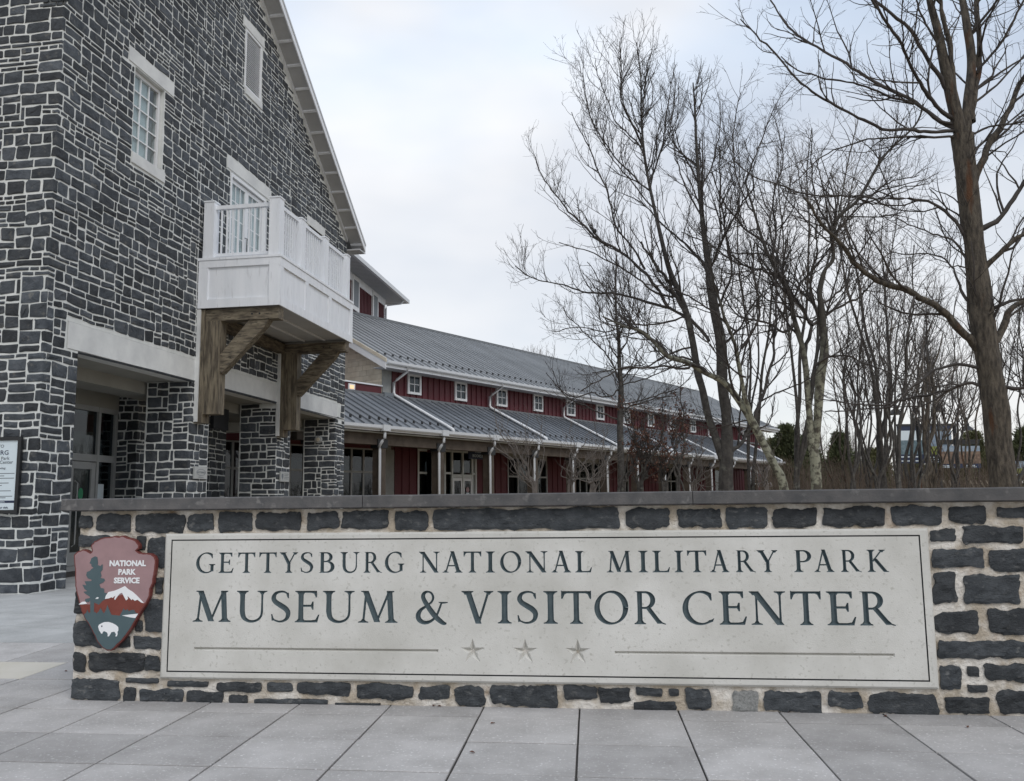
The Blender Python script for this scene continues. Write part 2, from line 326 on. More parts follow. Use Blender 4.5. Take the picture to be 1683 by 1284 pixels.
# pavement slabs: a base sheet (joint sand) and individual pavers
pav = MB(); pav.add([WP(-9, -9, -0.012), WP(12, -9, -0.012), WP(12, 0.6, -0.012), WP(-1.2, 0.6, -0.012), WP(-1.2, 2.5, -0.012), WP(-9, 2.5, -0.012)], [(0, 1, 2, 3, 4, 5)])
pavement = pav.build('pavement', M['joint'], kind='structure')
def paver_mesh(w, d, th=0.045, c=0.0022, quad=None):
    q = quad or [(0, 0), (w, 0), (w, d), (0, d)]
    cx = sum(p[0] for p in q) / 4; cy = sum(p[1] for p in q) / 4
    def ins(p, k): 
        L_ = sqrt((p[0] - cx) ** 2 + (p[1] - cy) ** 2); return (p[0] + (cx - p[0]) / L_ * k, p[1] + (cy - p[1]) / L_ * k)
    V = [(x, y, -th) for x, y in q] + [(x, y, -c) for x, y in q] + [(*ins(p, c * 1.5), 0.0) for p in q]
    F = [(3, 2, 1, 0)] + [(i, (i + 1) % 4, 4 + (i + 1) % 4, 4 + i) for i in range(4)] + [(4 + i, 4 + (i + 1) % 4, 8 + (i + 1) % 4, 8 + i) for i in range(4)] + [(8, 9, 10, 11)]
    mb = MB(); mb.add(V, F); return mb
TILT = radians(1.9)
def colx(k, b): return 3.745 + 0.663 * k - (b + 0.29) * math.tan(TILT)
rows_f = [(-0.285 - 0.6 * i, -0.285 - 0.6 * (i + 1)) for i in range(0, 9)]
def add_paver(a0, a1, a2, a3, b0, b1, m, parent, gap=0.006, dz=0.0):
    """corners (a0,b0),(a1,b0),(a2,b1),(a3,b1)"""
    zz = rng.uniform(-0.0015, 0.0015) + dz
    q = [(a0 + gap, b0 + gap), (a1 - gap, b0 + gap), (a2 - gap, b1 - gap), (a3 + gap, b1 - gap)]
    mb = paver_mesh(0, 0, quad=q); mb.t = [rng.random()] * len(mb.v)
    tl = (rng.uniform(-.0015, .0015), rng.uniform(-.0015, .0015))
    cx_ = (a0 + a1) / 2; cb_ = (b0 + b1) / 2
    mb.v = [tuple(WP(x, y, z + zz + (x - cx_) * tl[0] + (y - cb_) * tl[1])) for x, y, z in mb.v]
    return mb.build('paver', m, parent)
for (b1, b0) in rows_f:
    for k in range(-14, 8):
        add_paver(colx(k, b0), colx(k + 1, b0), colx(k + 1, b1), colx(k, b1), b0, b1, M['paver'], pavement, gap=rng.uniform(.005, .008))
# row against the wall
for k in range(-14, 8):
    b0, b1 = -0.285, 0.045
    if k < -6:
        add_paver(colx(k, b0), colx(k + 1, b0), colx(k + 1, b1), colx(k, b1), b0, b1, M['paver'], pavement)
    else:
        add_paver(colx(k, b0), colx(k + 1, b0), colx(k + 1, b1), colx(k, b1), b0, b1, M['paver'], pavement)
rows_l = [(0.045, 0.70), (0.70, 1.44), (1.44, 2.50)]
for j, (b0, b1) in enumerate(rows_l):
    for k in range(-14, -6):
        a = [colx(k, b0), colx(k + 1, b0), colx(k + 1, b1) - 0.05 * j, colx(k, b1) - 0.05 * j]
        m_ = M['paver3'] if (j == 1 and k <= -8) else M['paver']
        add_paver(*a, b0, b1, m_, pavement)
    add_paver(colx(-6, b0) + .0, colx(-5, b0) - 0.3, colx(-5, b1) - 0.3, colx(-6, b1) - .05 * j, b0, b1, M['paver'], pavement)
# lighter forecourt paving in front of and under the arcade
fc = MB(); fc.add([WP(-14, 2.5, -0.012), WP(-1.2, 2.5, -0.012), BP(3, 0.8, -0.012), BP(15, 0.8, -0.012), BP(15, -9, -0.012), BP(-8, -9, -0.012)], [(0, 1, 2, 3, 4, 5)])
fore = fc.build('forecourt', M['joint'], kind='structure')
ang = radians(-14)
e1 = np.array([cos(ang), sin(ang)]); e2 = np.array([-sin(ang) , cos(ang)])
for i in range(-8, 9):
    for j in range(0, 14):
        o2 = np.array([-2.4, 2.5]) + e1 * (i * 1.2 + (0.0)) * 1.0 + e2 * ((j - 4) * 0.95)
        q = [o2, o2 + e1 * 1.2, o2 + e1 * 1.2 + e2 * 0.95, o2 + e2 * 0.95]
        # clip against b > 2.5
        def clip(poly, f):
            out = []
            for k in range(len(poly)):
                p, r = poly[k], poly[(k + 1) % len(poly)]; fp, fr_ = f(p), f(r)
                if fp >= 0: out.append(p)
                if (fp >= 0) != (fr_ >= 0): out.append(p + (r - p) * (fp / (fp - fr_)))
            return out
        q = clip(q, lambda p: p[1] - 2.505)
        q = clip(q, lambda p: -1.2 - p[0])
        if len(q) < 3: continue
        c_ = sum(q) / len(q)
        q = [p + (c_ - p) / (np.linalg.norm(c_ - p) + 1e-9) * 0.004 for p in q]
        mb = MB(); mb.tone = rng.random()
        mb.prism(lambda x, y, o: WP(x, y, o), [tuple(p) for p in q], -0.04, rng.uniform(-.001, .001))
        mb.build('paver', M['paver2'], fore)

# ------------------------------------------------------------------ stones
def outline(x0, z0, x1, z1, n=4, jit=0.10, rc=0.22, r=rng):
    """irregular rounded quadrilateral, n points per side"""
    w, h = x1 - x0, z1 - z0; m = min(w, h)
    k = m * rc
    j = lambda s_: r.uniform(-1, 1) * s_
    base = [(x0 + k, z0), (x1 - k, z0), (x1, z0 + k), (x1, z1 - k), (x1 - k, z1), (x0 + k, z1), (x0, z1 - k), (x0, z0 + k)]
    out = []
    for i in range(8):
        p = base[i]; q = base[(i + 1) % 8]
        out.append((p[0] + j(m * jit * .5), p[1] + j(m * jit * .5)))
        if i % 2 == 0 and n > 1:
            L_ = sqrt((q[0] - p[0]) ** 2 + (q[1] - p[1]) ** 2); c = max(0, min(n, int(L_ / (m * 0.6 + 1e-6))))
            for t in range(1, c):
                f = t / c; out.append((p[0] + (q[0] - p[0]) * f + j(m * jit * .35), p[1] + (q[1] - p[1]) * f + j(m * jit * .35)))
    return out
def stone_mb(mb, poly, fr, proud, back=-0.02, rough=0.006, rings=1, r=rng):
    """poly in (x,z); fr(x,z,o)->3D. rough-faced stone"""
    n = len(poly); cx = sum(p[0] for p in poly) / n; cz = sum(p[1] for p in poly) / n
    V = [fr(x, z, back) for x, z in poly]
    V += [fr(x, z, proud * 0.55) for x, z in poly]
    F = [(i, (i + 1) % n, n + (i + 1) % n, n + i) for i in range(n)]
    last = n; w = max(p[0] for p in poly) - min(p[0] for p in poly); h = max(p[1] for p in poly) - min(p[1] for p in poly)
    e_ = min(w, h) * 0.12
    hx, hz = max(w / 2, 1e-3), max(h / 2, 1e-3)
    for g in range(rings):
        k = (e_ / hx, e_ / hz) if g == 0 else (0.45, 0.5)
        V += [fr(x + (cx - x) * k[0], z + (cz - z) * k[1], proud + r.uniform(-rough, rough) + (rough * .6 if g else 0)) for x, z in poly]
        F += [(last + i, last + (i + 1) % n, last + n + (i + 1) % n, last + n + i) for i in range(n)]
        last += n
    # ridge line through the middle keeps long stones flat-faced
    dx = max(0, (w - h)) * 0.32
    V += [fr(cx - dx, cz + r.uniform(-.1, .1) * h, proud + r.uniform(-rough, rough * 2)), fr(cx + dx, cz + r.uniform(-.1, .1) * h, proud + r.uniform(-rough, rough * 2))]
    ia, ib = len(V) - 2, len(V) - 1
    for i in range(n):
        p, q = poly[i], poly[(i + 1) % n]; mx_ = (p[0] + q[0]) / 2
        a_ = ia if p[0] < cx else ib; b_ = ia if q[0] < cx else ib
        if a_ == b_: F.append((last + i, last + (i + 1) % n, a_))
        else: F += [(last + i, last + (i + 1) % n, b_), (last + i, b_, a_)]
    mb.add(V, F)
def pack(W, H, cw, ch, blocked, r, wr=(3, 9), hs=(2, 3, 3, 4)):
    """random-range masonry: mostly continuous beds, staggered vertical joints, odd chips"""
    nx, nz = int(round(W / cw)), int(round(H / ch))
    g = np.zeros((nz, nx), bool); vj = np.zeros((nz + 1, nx + 1), bool)
    for j in range(nz):
        for i in range(nx):
            if blocked((i + .5) * cw, (j + .5) * ch): g[j, i] = True
    out = []; top = {}
    for j in range(nz):
        i = 0
        while i < nx:
            if g[j, i]: i += 1; continue
            h = r.choice(hs)
            T = top.get(i)
            if T is not None and r.random() < 0.66 and 2 <= T - j <= hs[-1] + 1: h = T - j
            h = min(h, nz - j)
            if nz - (j + h) == 1: h += 1
            free = 0
            while i + free < nx and not g[j, i + free]: free += 1
            lo = wr[0] if h > 2 else max(2, wr[0] - 1)
            w = int(r.triangular(lo, wr[1] if h < hs[-1] else wr[1] * .85, lo + (wr[1] - lo) * .25))
            if r.random() < .8: w = max(w, int(h * 1.1))
            w = min(w, free)
            if w < free and j > 0 and vj[j - 1, i + w]: w = max(2, w - 1) if r.random() < .5 else w + 1
            w = min(w, free)
            if 0 < free - w < 2: w = free
            hh = 1
            while hh < h and not g[j + hh, i:i + w].any(): hh += 1
            g[j:j + hh, i:i + w] = True
            vj[j:j + hh, i] = True; vj[j:j + hh, i + w] = True
            out.append((i * cw, j * ch, (i + w) * cw, (j + hh) * ch)); top[i + w] = j + hh; i += w
    return out
def warp(x, z, k=1.0):
    n1 = noise.noise(Vector((x * 0.9, z * 1.6, 3.1))); n2 = noise.noise(Vector((x * 1.3, z * 1.5, 9.7)))
    n3 = noise.noise(Vector((x * 3.1, z * 2.2, 5.5)))
    return x + n2 * 0.022 * k, z + (n1 * 0.026 + n3 * 0.016) * k

BSTONES = []   # (screen size, MeshBuilder) for the whole building
def px_of(p):
    d = np.array(p) - CC; zc = d @ CF
    return CX + FPX * (d @ CR) / zc, CY - FPX * (d @ CU) / zc, zc
def strip_stones(T0, T1, Z0, Z1, blocked, fr, corners, r, cw=0.047, ch=0.043, cut=None, warpk=1.0, joint=0.0165, proud=0.012, wr=(4, 15), hs=(2, 3, 4, 4, 5, 5, 6), lim=None):
    """fr(t,z,o) maps the unrolled strip (mitred at corners) to 3D"""
    for (a, b, c, d) in pack(T1 - T0, Z1 - Z0, cw, ch, lambda x, z: blocked(T0 + x, Z0 + z), r, wr, hs):
        x0, z0, x1, z1 = T0 + a + joint, Z0 + b + joint, T0 + c - joint, Z0 + d - joint
        if x1 - x0 < 0.02 or z1 - z0 < 0.015: continue
        kk = warpk
        q = [warp(x, z, kk) if kk else (x, z) for x, z in outline(x0, z0, x1, z1, 3, 0.15, rc=r.uniform(.03, .16), r=r)]
        if lim: q = [(min(x, lim(z)), z) for x, z in q]
        if cut: 
            ok = all(cut(x, z) for x, z in q)
            if not ok: continue
        pieces = [q]
        for tc in corners:
            np_ = []
            for p_ in pieces:
                if min(x for x, z in p_) < tc - 1e-6 < tc + 1e-6 < max(x for x, z in p_):
                    for sgn in (-1, 1):
                        out = []
                        for k in range(len(p_)):
                            u_, v_ = p_[k], p_[(k + 1) % len(p_)]; fu, fv = sgn * (u_[0] - tc), sgn * (v_[0] - tc)
                            if fu >= 0: out.append(u_)
                            if (fu >= 0) != (fv >= 0):
                                f = fu / (fu - fv); out.append((tc, u_[1] + (v_[1] - u_[1]) * f))
                        if len(out) >= 3 and (max(x for x, z in out) - min(x for x, z in out)) > 0.012: np_.append(out)
                else: np_.append(p_)
            pieces = np_
        if not pieces: continue
        mb = MB(); mb.tone = min(1, max(0, r.gauss(.45, .3)))
        pr = proud + r.uniform(-.004, .006)
        for p_ in pieces: stone_mb(mb, p_, fr, pr, rough=0.006, r=r)
        cxx = (x0 + x1) / 2; czz = (z0 + z1) / 2
        X, Y, Zc = px_of(fr(cxx, czz, 0))
        vis = 1.0 if (-10 < X < 1700 and -10 < Y < 1290) else 0.05
        # hidden behind the sign wall
        if X > 112 and Y > 812: vis = 0.02
        pa, pb = px_of(fr(x0, czz, 0)), px_of(fr(x1, czz, 0)); ta, tb = px_of(fr(cxx, z0, 0)), px_of(fr(cxx, z1, 0))
        size = abs(pb[0] - pa[0]) * abs(tb[1] - ta[1]) * vis
        BSTONES.append((size, mb))

# ------------------------------------------------------------------ sign wall
wall = empty('sign_wall', WP(0, 0, 0), 'long low dark stone wall with pale joints, slate coping and engraved limestone name panel', 'wall')
WL, WTH, WH = 8.6, 0.52, 1.372
def wfr(x, z, o): return WP(x, -o, z)
# mortar body with uneven bulging face
mb = MB()
nx, nz = 430, 70
def mort(a, z):
    return 0.003 + 0.009 * noise.noise(Vector((a * 9, z * 9, 1))) + 0.006 * noise.noise(Vector((a * 24, z * 27, 4)))
V = [wfr(WL * i / nx, (WH - 0.0) * j / nz, mort(WL * i / nx, WH * j / nz)) for j in range(nz + 1) for i in range(nx + 1)]
F = [(j * (nx + 1) + i, j * (nx + 1) + i + 1, (j + 1) * (nx + 1) + i + 1, (j + 1) * (nx + 1) + i) for j in range(nz) for i in range(nx)]
mb.add(V, F)
mb.box(WP, (0.0, WL), (0.012, WTH), (-0.02, WH))
mb.build('mortar_body', M['mortar_wall'], wall)
# traced stones: (origin, scale) of each table, then boxes
TA = (100, 800, 3.117); TB = (600, 800, 3.117); TC = (1140, 780, 2.985)
stonesA = [(95,150,162,214),(190,148,360,226),(388,146,632,232),(660,142,778,227),(816,135,978,231),(1006,132,1238,221),(1270,132,1418,219),
 (90,250,252,304),(395,255,432,322),(455,260,537,420),(88,345,112,500),(78,530,142,648),(490,462,525,548),(443,580,523,740),(388,680,420,742),(68,692,228,820),(296,768,356,820),
 (378,765,513,830),(60,852,133,948),(150,850,422,948),(443,855,510,943),(55,980,300,1102),(335,978,503,1005),(325,1032,385,1104),(410,1038,622,1107),(552,994,757,1025),
 (650,1048,830,1112),(808,1003,1032,1048),(865,1068,960,1114),(1063,1005,1188,1055),(995,1083,1370,1120),(1218,1003,1482,1067)]
stonesB = [(-115,127,122,217),(158,128,325,218),(355,118,1302,213),(1333,115,1565,210),(-38,1010,250,1086),(283,1018,432,1087),(465,1022,615,1137),(650,1020,990,1124),(1022,1020,1186,1088),
 (1198,1028,1356,1105),(1388,1030,1523,1070),(1558,1030,1608,1066),(1380,1098,1592,1146),(-150,1106,80,1130),(1640,1036,1770,1140)]
stonesC = [(-80,168,132,258),(160,165,357,258),(385,165,603,257),(630,162,943,252),(970,158,1220,245),(1245,157,1442,236),(1482,160,1760,214),
 (185,1058,325,1168),(345,1065,633,1165),(663,1062,820,1148),(645,1172,822,1186),(857,1072,1195,1187),(1158,268,1288,335),(1316,256,1612,337),(1162,368,1427,455),(1455,370,1790,472),
 (1170,480,1285,630),(1322,492,1602,634),(1180,667,1400,778),(1440,662,1760,785),(1193,815,1700,900),(1200,940,1308,1052),(1337,940,1393,990),(1430,935,1720,1018),(1337,1030,1437,1066),(1228,1088,1455,1170),(1488,1052,1760,1180)]
SR = random.Random(5)
def wall_stone(a0, z0, a1, z1, m=None, label=None, jit=0.13, fr=wfr):
    w, h = a1 - a0, z1 - z0
    nx_, nz_ = max(4, min(30, int(w / 0.017))), max(3, min(10, int(h / 0.017)))
    sx, sz = SR.random() * 50, SR.random() * 50
    cx, cz = (a0 + a1) / 2, (z0 + z1) / 2
    rcx = SR.uniform(.12, .25) * min(w, h)
    tilt = SR.uniform(-.05, .05)
    def edge(u, v):
        # u,v in -1..1 ; rounded, wobbly rectangle
        x = u * w / 2; z = v * h / 2
        kx = max(0, abs(x) - (w / 2 - rcx)) / rcx; kz = max(0, abs(z) - (h / 2 - rcx)) / rcx
        if kx > 0 and kz > 0:
            L_ = sqrt(kx * kx + kz * kz); mxx = max(kx, kz); s_ = mxx / L_
            x = math.copysign(w / 2 - rcx + kx * s_ * rcx, x); z = math.copysign(h / 2 - rcx + kz * s_ * rcx, z)
        wob = min(0.014, min(w, h) * jit)
        d = max(abs(u), abs(v)) ** 6
        x += d * wob * (noise.noise(Vector((sx + x * 9, sz + z * 9, .3))) * 1.6 + noise.noise(Vector((sx + x * 40, z * 40, 7))) * .7)
        z += d * wob * (noise.noise(Vector((sx + x * 9, sz + z * 9, 8.3))) * 1.6 + noise.noise(Vector((sx + x * 40, z * 40, 2))) * .7)
        return cx + x, cz + z + x * tilt * .4 * (1 if w < .7 else .2)
    V = []; 
    us = [-1 + 2 * i / nx_ for i in range(nx_ + 1)]; vs = [-1 + 2 * j / nz_ for j in range(nz_ + 1)]
    for v in vs:
        for u in us:
            x, z = edge(u, v)
            rim = max(abs(u), abs(v)) > 0.999
            o = 0.020 + 0.010 * noise.noise(Vector((x * 7 + sx, z * 9, 1))) + 0.007 * noise.noise(Vector((x * 22 + sx, z * 26, 5))) + 0.0035 * noise.noise(Vector((x * 60, z * 70, 2)))
            vd = noise.voronoi(Vector((x * 11 + sx, z * 15, sz)))[0]; o += min(.014, (vd[1] - vd[0]) * .018) - .005 + .006 * noise.noise(Vector((x * 4 + sx, z * 5, 9)))
            o = max(o, 0.0175)
            if rim: o = 0.014 + 0.004 * noise.noise(Vector((x * 30, z * 30, 3)))
            V.append(fr(x, z, o))
    n = nx_ + 1
    F = [(j * n + i, j * n + i + 1, (j + 1) * n + i + 1, (j + 1) * n + i) for j in range(nz_) for i in range(nx_)]
    rim = [i for i in range(n)] + [j * n + nx_ for j in range(1, nz_ + 1)] + [nz_ * n + i for i in range(nx_ - 1, -1, -1)] + [j * n for j in range(nz_ - 1, 0, -1)]
    b0 = len(V)
    for idx, (k) in enumerate(rim):
        i, j = k % n, k // n; x, z = edge(us[i], vs[j]); V.append(fr(x, z, -0.02))
    F += [(rim[(q + 1) % len(rim)], rim[q], b0 + q, b0 + (q + 1) % len(rim)) for q in range(len(rim))]
    mb = MB(); mb.tone = SR.uniform(0.1, 0.9); mb.add(V, F)
    o = mb.build('stone', m or M['stone_wall'], wall)
    if label: o['label'] = label
    return o
for T_, lst in ((TA, stonesA), (TB, stonesB), (TC, stonesC)):
    for (x0, y0, x1, y1) in lst:
        ax0, az1 = wall_az(T_[0] + x0 / T_[2], T_[1] + y0 / T_[2]); ax1, az0 = wall_az(T_[0] + x1 / T_[2], T_[1] + y1 / T_[2])
        gran = (T_ is TC and x0 == 185)
        gr = .002 if min(ax1 - ax0, az1 - az0) > .05 else .001
        wall_stone(max(ax0 - gr, 0.0), max(az0 - gr, -0.005), min(ax1 + gr, WL), az1 + gr, M['granite'] if gran else None, 'light grey speckled granite stone' if gran else None)
# beyond the right edge of the picture, and the left end face
for (a, b, c, d) in pack(WL - 7.05, WH, 0.055, 0.053, lambda x, z: False, random.Random(3), (4, 9), (3, 3, 4)):
    if 7.05 + c > 7.0: wall_stone(7.05 + a + .018, b + .016, 7.05 + c - .018, d - .016)
def endfr(x, z, o): return WP(-o, x, z)
for (a, b, c, d) in pack(WTH, WH, 0.052, 0.053, lambda x, z: False, random.Random(4), (4, 8), (3, 3, 4)):
    wall_stone(a + .016, b + .016, c - .016, d - .016, fr=endfr)
# coping slabs
cj = [-0.115, wall_az(601, 825)[0], wall_az(1137, 820)[0], 7.05, WL + .06]
for i in range(4):
    a0, a1 = cj[i] + 0.0025, cj[i + 1] - 0.0025
    mb = MB(); mb.tone = [0.75, 0.45, 0.3, 0.4][i]
    n = 40; c_ = 0.006
    prof = [(-0.075, 1.376), (-0.085, 1.384), (-0.085, 1.460), (-0.077, 1.468), (WTH + .075, 1.468), (WTH + .085, 1.455), (WTH + .085, 1.38), (WTH + .075, 1.376)]
    V = []
    for k in range(n + 1):
        a = a0 + (a1 - a0) * k / n
        for q, (b, z) in enumerate(prof):
            V.append(WP(a, b + 0.0018 * noise.noise(Vector((a * 8, q, i))), z + 0.0015 * noise.noise(Vector((a * 6, q * 3., 7 + i)))))
    m = len(prof)
    F = [(k * m + q, k * m + (q + 1) % m, (k + 1) * m + (q + 1) % m, (k + 1) * m + q) for k in range(n) for q in range(m)]
    F += [tuple(range(m)), tuple(n * m + q for q in range(m))[::-1]]
    mb.add(V, F); mb.build('coping_stone', M['coping'], wall)

# ------------------------------------------------------------------ engraved panel
def stroke(pts, n=10):
    """centreline (x,y,w) through Catmull-Rom -> polygon"""
    P = [np.array(p, float) for p in pts]; out = []
    for i in range(len(P) - 1):
        p0 = P[max(i - 1, 0)]; p1 = P[i]; p2 = P[i + 1]; p3 = P[min(i + 2, len(P) - 1)]
        for k in range(n):
            t = k / n
            out.append(0.5 * ((2 * p1) + (-p0 + p2) * t + (2 * p0 - 5 * p1 + 4 * p2 - p3) * t * t + (-p0 + 3 * p1 - 3 * p2 + p3) * t ** 3))
    out.append(P[-1]); L = []; R = []
    for i, p in enumerate(out):
        d = out[min(i + 1, len(out) - 1)][:2] - out[max(i - 1, 0)][:2]; d = d / (np.linalg.norm(d) + 1e-9); nn = np.array([-d[1], d[0]])
        L.append(tuple(p[:2] + nn * p[2] / 2)); R.append(tuple(p[:2] - nn * p[2] / 2))
    # return as short quads so that sharp turns stay simple polygons
    return [[L[i], L[i + 1], R[i + 1], R[i]] for i in range(len(L) - 1)]
def arc(cx, cy, rx, ry, a0, a1, wf, n=24):
    pts = []
    for k in range(n + 1):
        a = radians(a0 + (a1 - a0) * k / n); pts.append((cx + rx * cos(a), cy + ry * sin(a), wf(a)))
    return pts
def arcs(cx, cy, rx, ry, a0, a1, thick=16, thin=6, tilt=0.25, n=26):
    pts = arc(cx, cy, rx, ry, a0, a1, lambda a: thin + (thick - thin) * abs(cos(a - tilt)) ** 1.7, n)
    L = []; R = []
    for i, p in enumerate(pts):
        q = pts[min(i + 1, n)]; o = pts[max(i - 1, 0)]; dx, dy = q[0] - o[0], q[1] - o[1]; l = sqrt(dx * dx + dy * dy); nx_, ny_ = -dy / l, dx / l
        L.append((p[0] + nx_ * p[2] / 2, p[1] + ny_ * p[2] / 2)); R.append((p[0] - nx_ * p[2] / 2, p[1] - ny_ * p[2] / 2))
    return [[L[i], L[i + 1], R[i + 1], R[i]] for i in range(n)]
TK, TN = 16, 6.5
def stem(x, y0=0, y1=100, w=TK): return [[(x - w / 2, y0), (x + w / 2, y0), (x + w / 2 - (.6 if y1 > 60 else 0), (y0 + y1) / 2), (x + w / 2, y1), (x - w / 2, y1), (x - w / 2 + (.6 if y1 > 60 else 0), (y0 + y1) / 2)]]
def serif(x, top=False, w=36, sw=TK):
    s_ = -1 if top else 1; y = 100 if top else 0
    return [[(x - w / 2, y), (x + w / 2, y), (x + w / 2, y + s_ * 3.2), (x + sw / 2 + 4, y + s_ * 6), (x + sw / 2, y + s_ * 12), (x - sw / 2, y + s_ * 12), (x - sw / 2 - 4, y + s_ * 6), (x - w / 2, y + s_ * 3.2)]]
def diag(x0, y0, x1, y1, w): return [[(x0 - w / 2, y0), (x0 + w / 2, y0), (x1 + w / 2, y1), (x1 - w / 2, y1)]]
def hbar(x0, x1, y, h=TN): return [[(x0, y - h / 2), (x1, y - h / 2), (x1, y + h / 2), (x0, y + h / 2)]]
def G(c):
    if c == 'I': return stem(18) + serif(18) + serif(18, True)
    if c == 'L': return stem(18) + serif(18) + serif(18, True) + [[(18, 0), (66, 0), (71, 24), (67, 24), (60, 9), (50, 7), (18, 7)]]
    if c == 'E': return stem(18) + serif(18) + serif(18, True) + [[(18, 0), (68, 0), (74, 25), (70, 25), (62, 9), (50, 7), (18, 7)], [(18, 100), (66, 100), (66, 79), (62, 79), (57, 91), (48, 93.5), (18, 93.5)], [(18, 49), (48, 49), (52, 40), (56, 40), (56, 66), (52, 66), (48, 56), (18, 56)]]
    if c == 'T': return stem(44) + serif(44) + [[(6, 100), (82, 100), (82, 93), (6, 93)], [(6, 100), (2, 102), (2, 76), (6, 76), (12, 90), (20, 94), (20, 100)], [(82, 100), (86, 102), (86, 76), (82, 76), (76, 90), (68, 94), (68, 100)]]
    if c == 'N': return stem(18, w=7) + serif(18, w=32, sw=7) + diag(14, 100, 84, 0, 21) + serif(12, True, w=28, sw=10) + stem(84, w=7) + serif(84, True, w=32, sw=7) 
    if c == 'M': return diag(17, 0, 26, 100, 7) + serif(17, w=32, sw=7) + diag(24, 100, 60, 2, 19) + [[(10, 100), (32, 100), (28, 94), (10, 96.5)]] + diag(58, 2, 97, 100, 7.5) + diag(103, 0, 97, 100, 17) + serif(103, w=38, sw=17) + [[(94, 100), (112, 100), (112, 96.5), (100, 92)]]
    if c == 'A': return diag(13, 0, 44, 102, 8) + diag(76, 0, 44, 102, 19) + hbar(24, 66, 33) + serif(12, w=30, sw=8) + serif(76, w=38, sw=18)
    if c == 'V': return diag(15, 100, 49, -1, 19) + diag(81, 100, 49, -1, 8) + serif(14, True, w=38, sw=18) + serif(81, True, w=30, sw=8)
    if c == 'Y': return diag(13, 100, 44, 44, 19) + diag(76, 100, 44, 44, 8) + stem(44, 0, 52) + serif(44) + serif(13, True, w=36, sw=17) + serif(77, True, w=28, sw=8)
    if c == 'K': return stem(18) + serif(18) + serif(18, True) + diag(24, 46, 68, 100, 9) + diag(34, 60, 82, 0, 20) + serif(68, True, w=30, sw=8) + [[(72, 0), (96, 0), (96, 3.2), (84, 7), (74, 10)]]
    if c == 'P': return stem(18) + serif(18) + [[(1, 100), (30, 100), (30, 94), (10, 96)]] + hbar(18, 36, 96.7) + arcs(34, 72, 27, 24.8, 90, -90, 16, 6.5, 0) + hbar(18, 36, 47.3)
    if c == 'R': return stem(18) + serif(18) + [[(1, 100), (30, 100), (30, 94), (10, 96)]] + hbar(18, 36, 96.7) + arcs(34, 73, 25, 23.8, 90, -90, 16, 6.5, 0) + hbar(18, 38, 49.3) + diag(42, 52, 80, 2, 17) + [[(72, 12), (88, 1), (98, -1), (98, 2.2), (88, 6), (80, 14)]]
    if c == 'B': return stem(18) + [[(1, 100), (30, 100), (30, 94), (10, 96)], [(1, 0), (30, 0), (30, 6), (10, 4)]] + hbar(18, 36, 96.7) + arcs(34, 76, 22, 20.8, 90, -90, 15, 6.5, 0) + hbar(18, 36, 54.5) + hbar(18, 38, 3.3) + arcs(36, 29, 28, 25.8, 90, -90, 17, 6.5, 0)
    if c == 'U': return stem(18, 34, 100) + serif(18, True) + stem(78, 34, 100, 7) + serif(78, True, w=30, sw=7) + stroke([(18, 36, 16), (22, 17, 14.5), (34, 5.5, 10.5), (50, 2.5, 8), (66, 8, 7.5), (75.5, 20, 7), (78, 36, 7)], 6)
    if c == 'O': return arcs(50, 50, 42, 48, 0, 360, 17, 6, 0.28, 60)
    if c == 'C': return arcs(52, 50, 43, 48, 52, 306, 17, 6, 0.25, 44) + [[(76, 94), (82, 92), (83, 72), (79, 72), (72, 86)], [(72, 13), (80, 15), (88, 20), (84, 9), (74, 5)]]
    if c == 'G': return arcs(52, 50, 43, 48, 52, 312, 17, 6, 0.25, 44) + [[(76, 94), (82, 92), (83, 72), (79, 72), (72, 86)]] + stem(80, 8, 42, 15) + [[(64, 44), (96, 44), (96, 41), (88, 36), (72, 36), (64, 41)]]
    if c == 'S': return stroke([(52, 90, 5), (44, 96, 6), (31, 97, 7), (17, 91, 10), (11.5, 77, 13.5), (17, 65, 15), (32, 54, 16.5), (46, 44, 16.5), (54.5, 31, 14.5), (52, 14, 11), (41, 4.5, 7.5), (27, 2.5, 6), (13, 8, 5)], 6) + [[(49, 94), (56, 94), (57, 76), (53.5, 76), (49, 86)], [(5, 26), (8.5, 26), (12, 14), (17, 7), (7, 4.5)]]
    if c == '&': return stroke([(100, 63, 5), (88, 62, 6), (82, 48, 7), (70, 22, 7.5), (52, 6, 9), (32, 1.5, 12), (15, 10, 16), (11, 25, 16), (20, 41, 11), (38, 53, 7), (55, 66, 7), (60, 80, 8), (54, 93, 7), (42, 97.5, 6.5), (31, 93, 11), (27, 82, 14), (33, 67, 15), (50, 42, 17), (70, 18, 17), (92, 1, 13), (104, -1, 5)], 8) + [[(76, 66), (108, 66), (108, 62.5), (92, 60), (80, 62.5)]]
    return []
L1 = [('G',326,357.5),('E',363,387.5),('T',394.5,422.5),('T',429,457.5),('Y',462.5,492.5),('S',497,517.5),('B',526,552.5),('U',562,593),('R',600,630),('G',634.6,666.5),
 ('N',690.5,724.5),('A',729,761.5),('T',763.3,792.3),('I',799.5,814.5),('O',823,857.6),('N',864.7,900.8),('A',907,939),('L',945.8,973),('M',997,1039),('I',1049,1064.5),('L',1072,1100.5),('I',1108,1122.5),('T',1129,1160.5),('A',1166,1197.3),('R',1208,1240.5),('Y',1243,1277),('P',1303,1332),('A',1336,1368.7),('R',1379.5,1413.5),('K',1423,1458)]
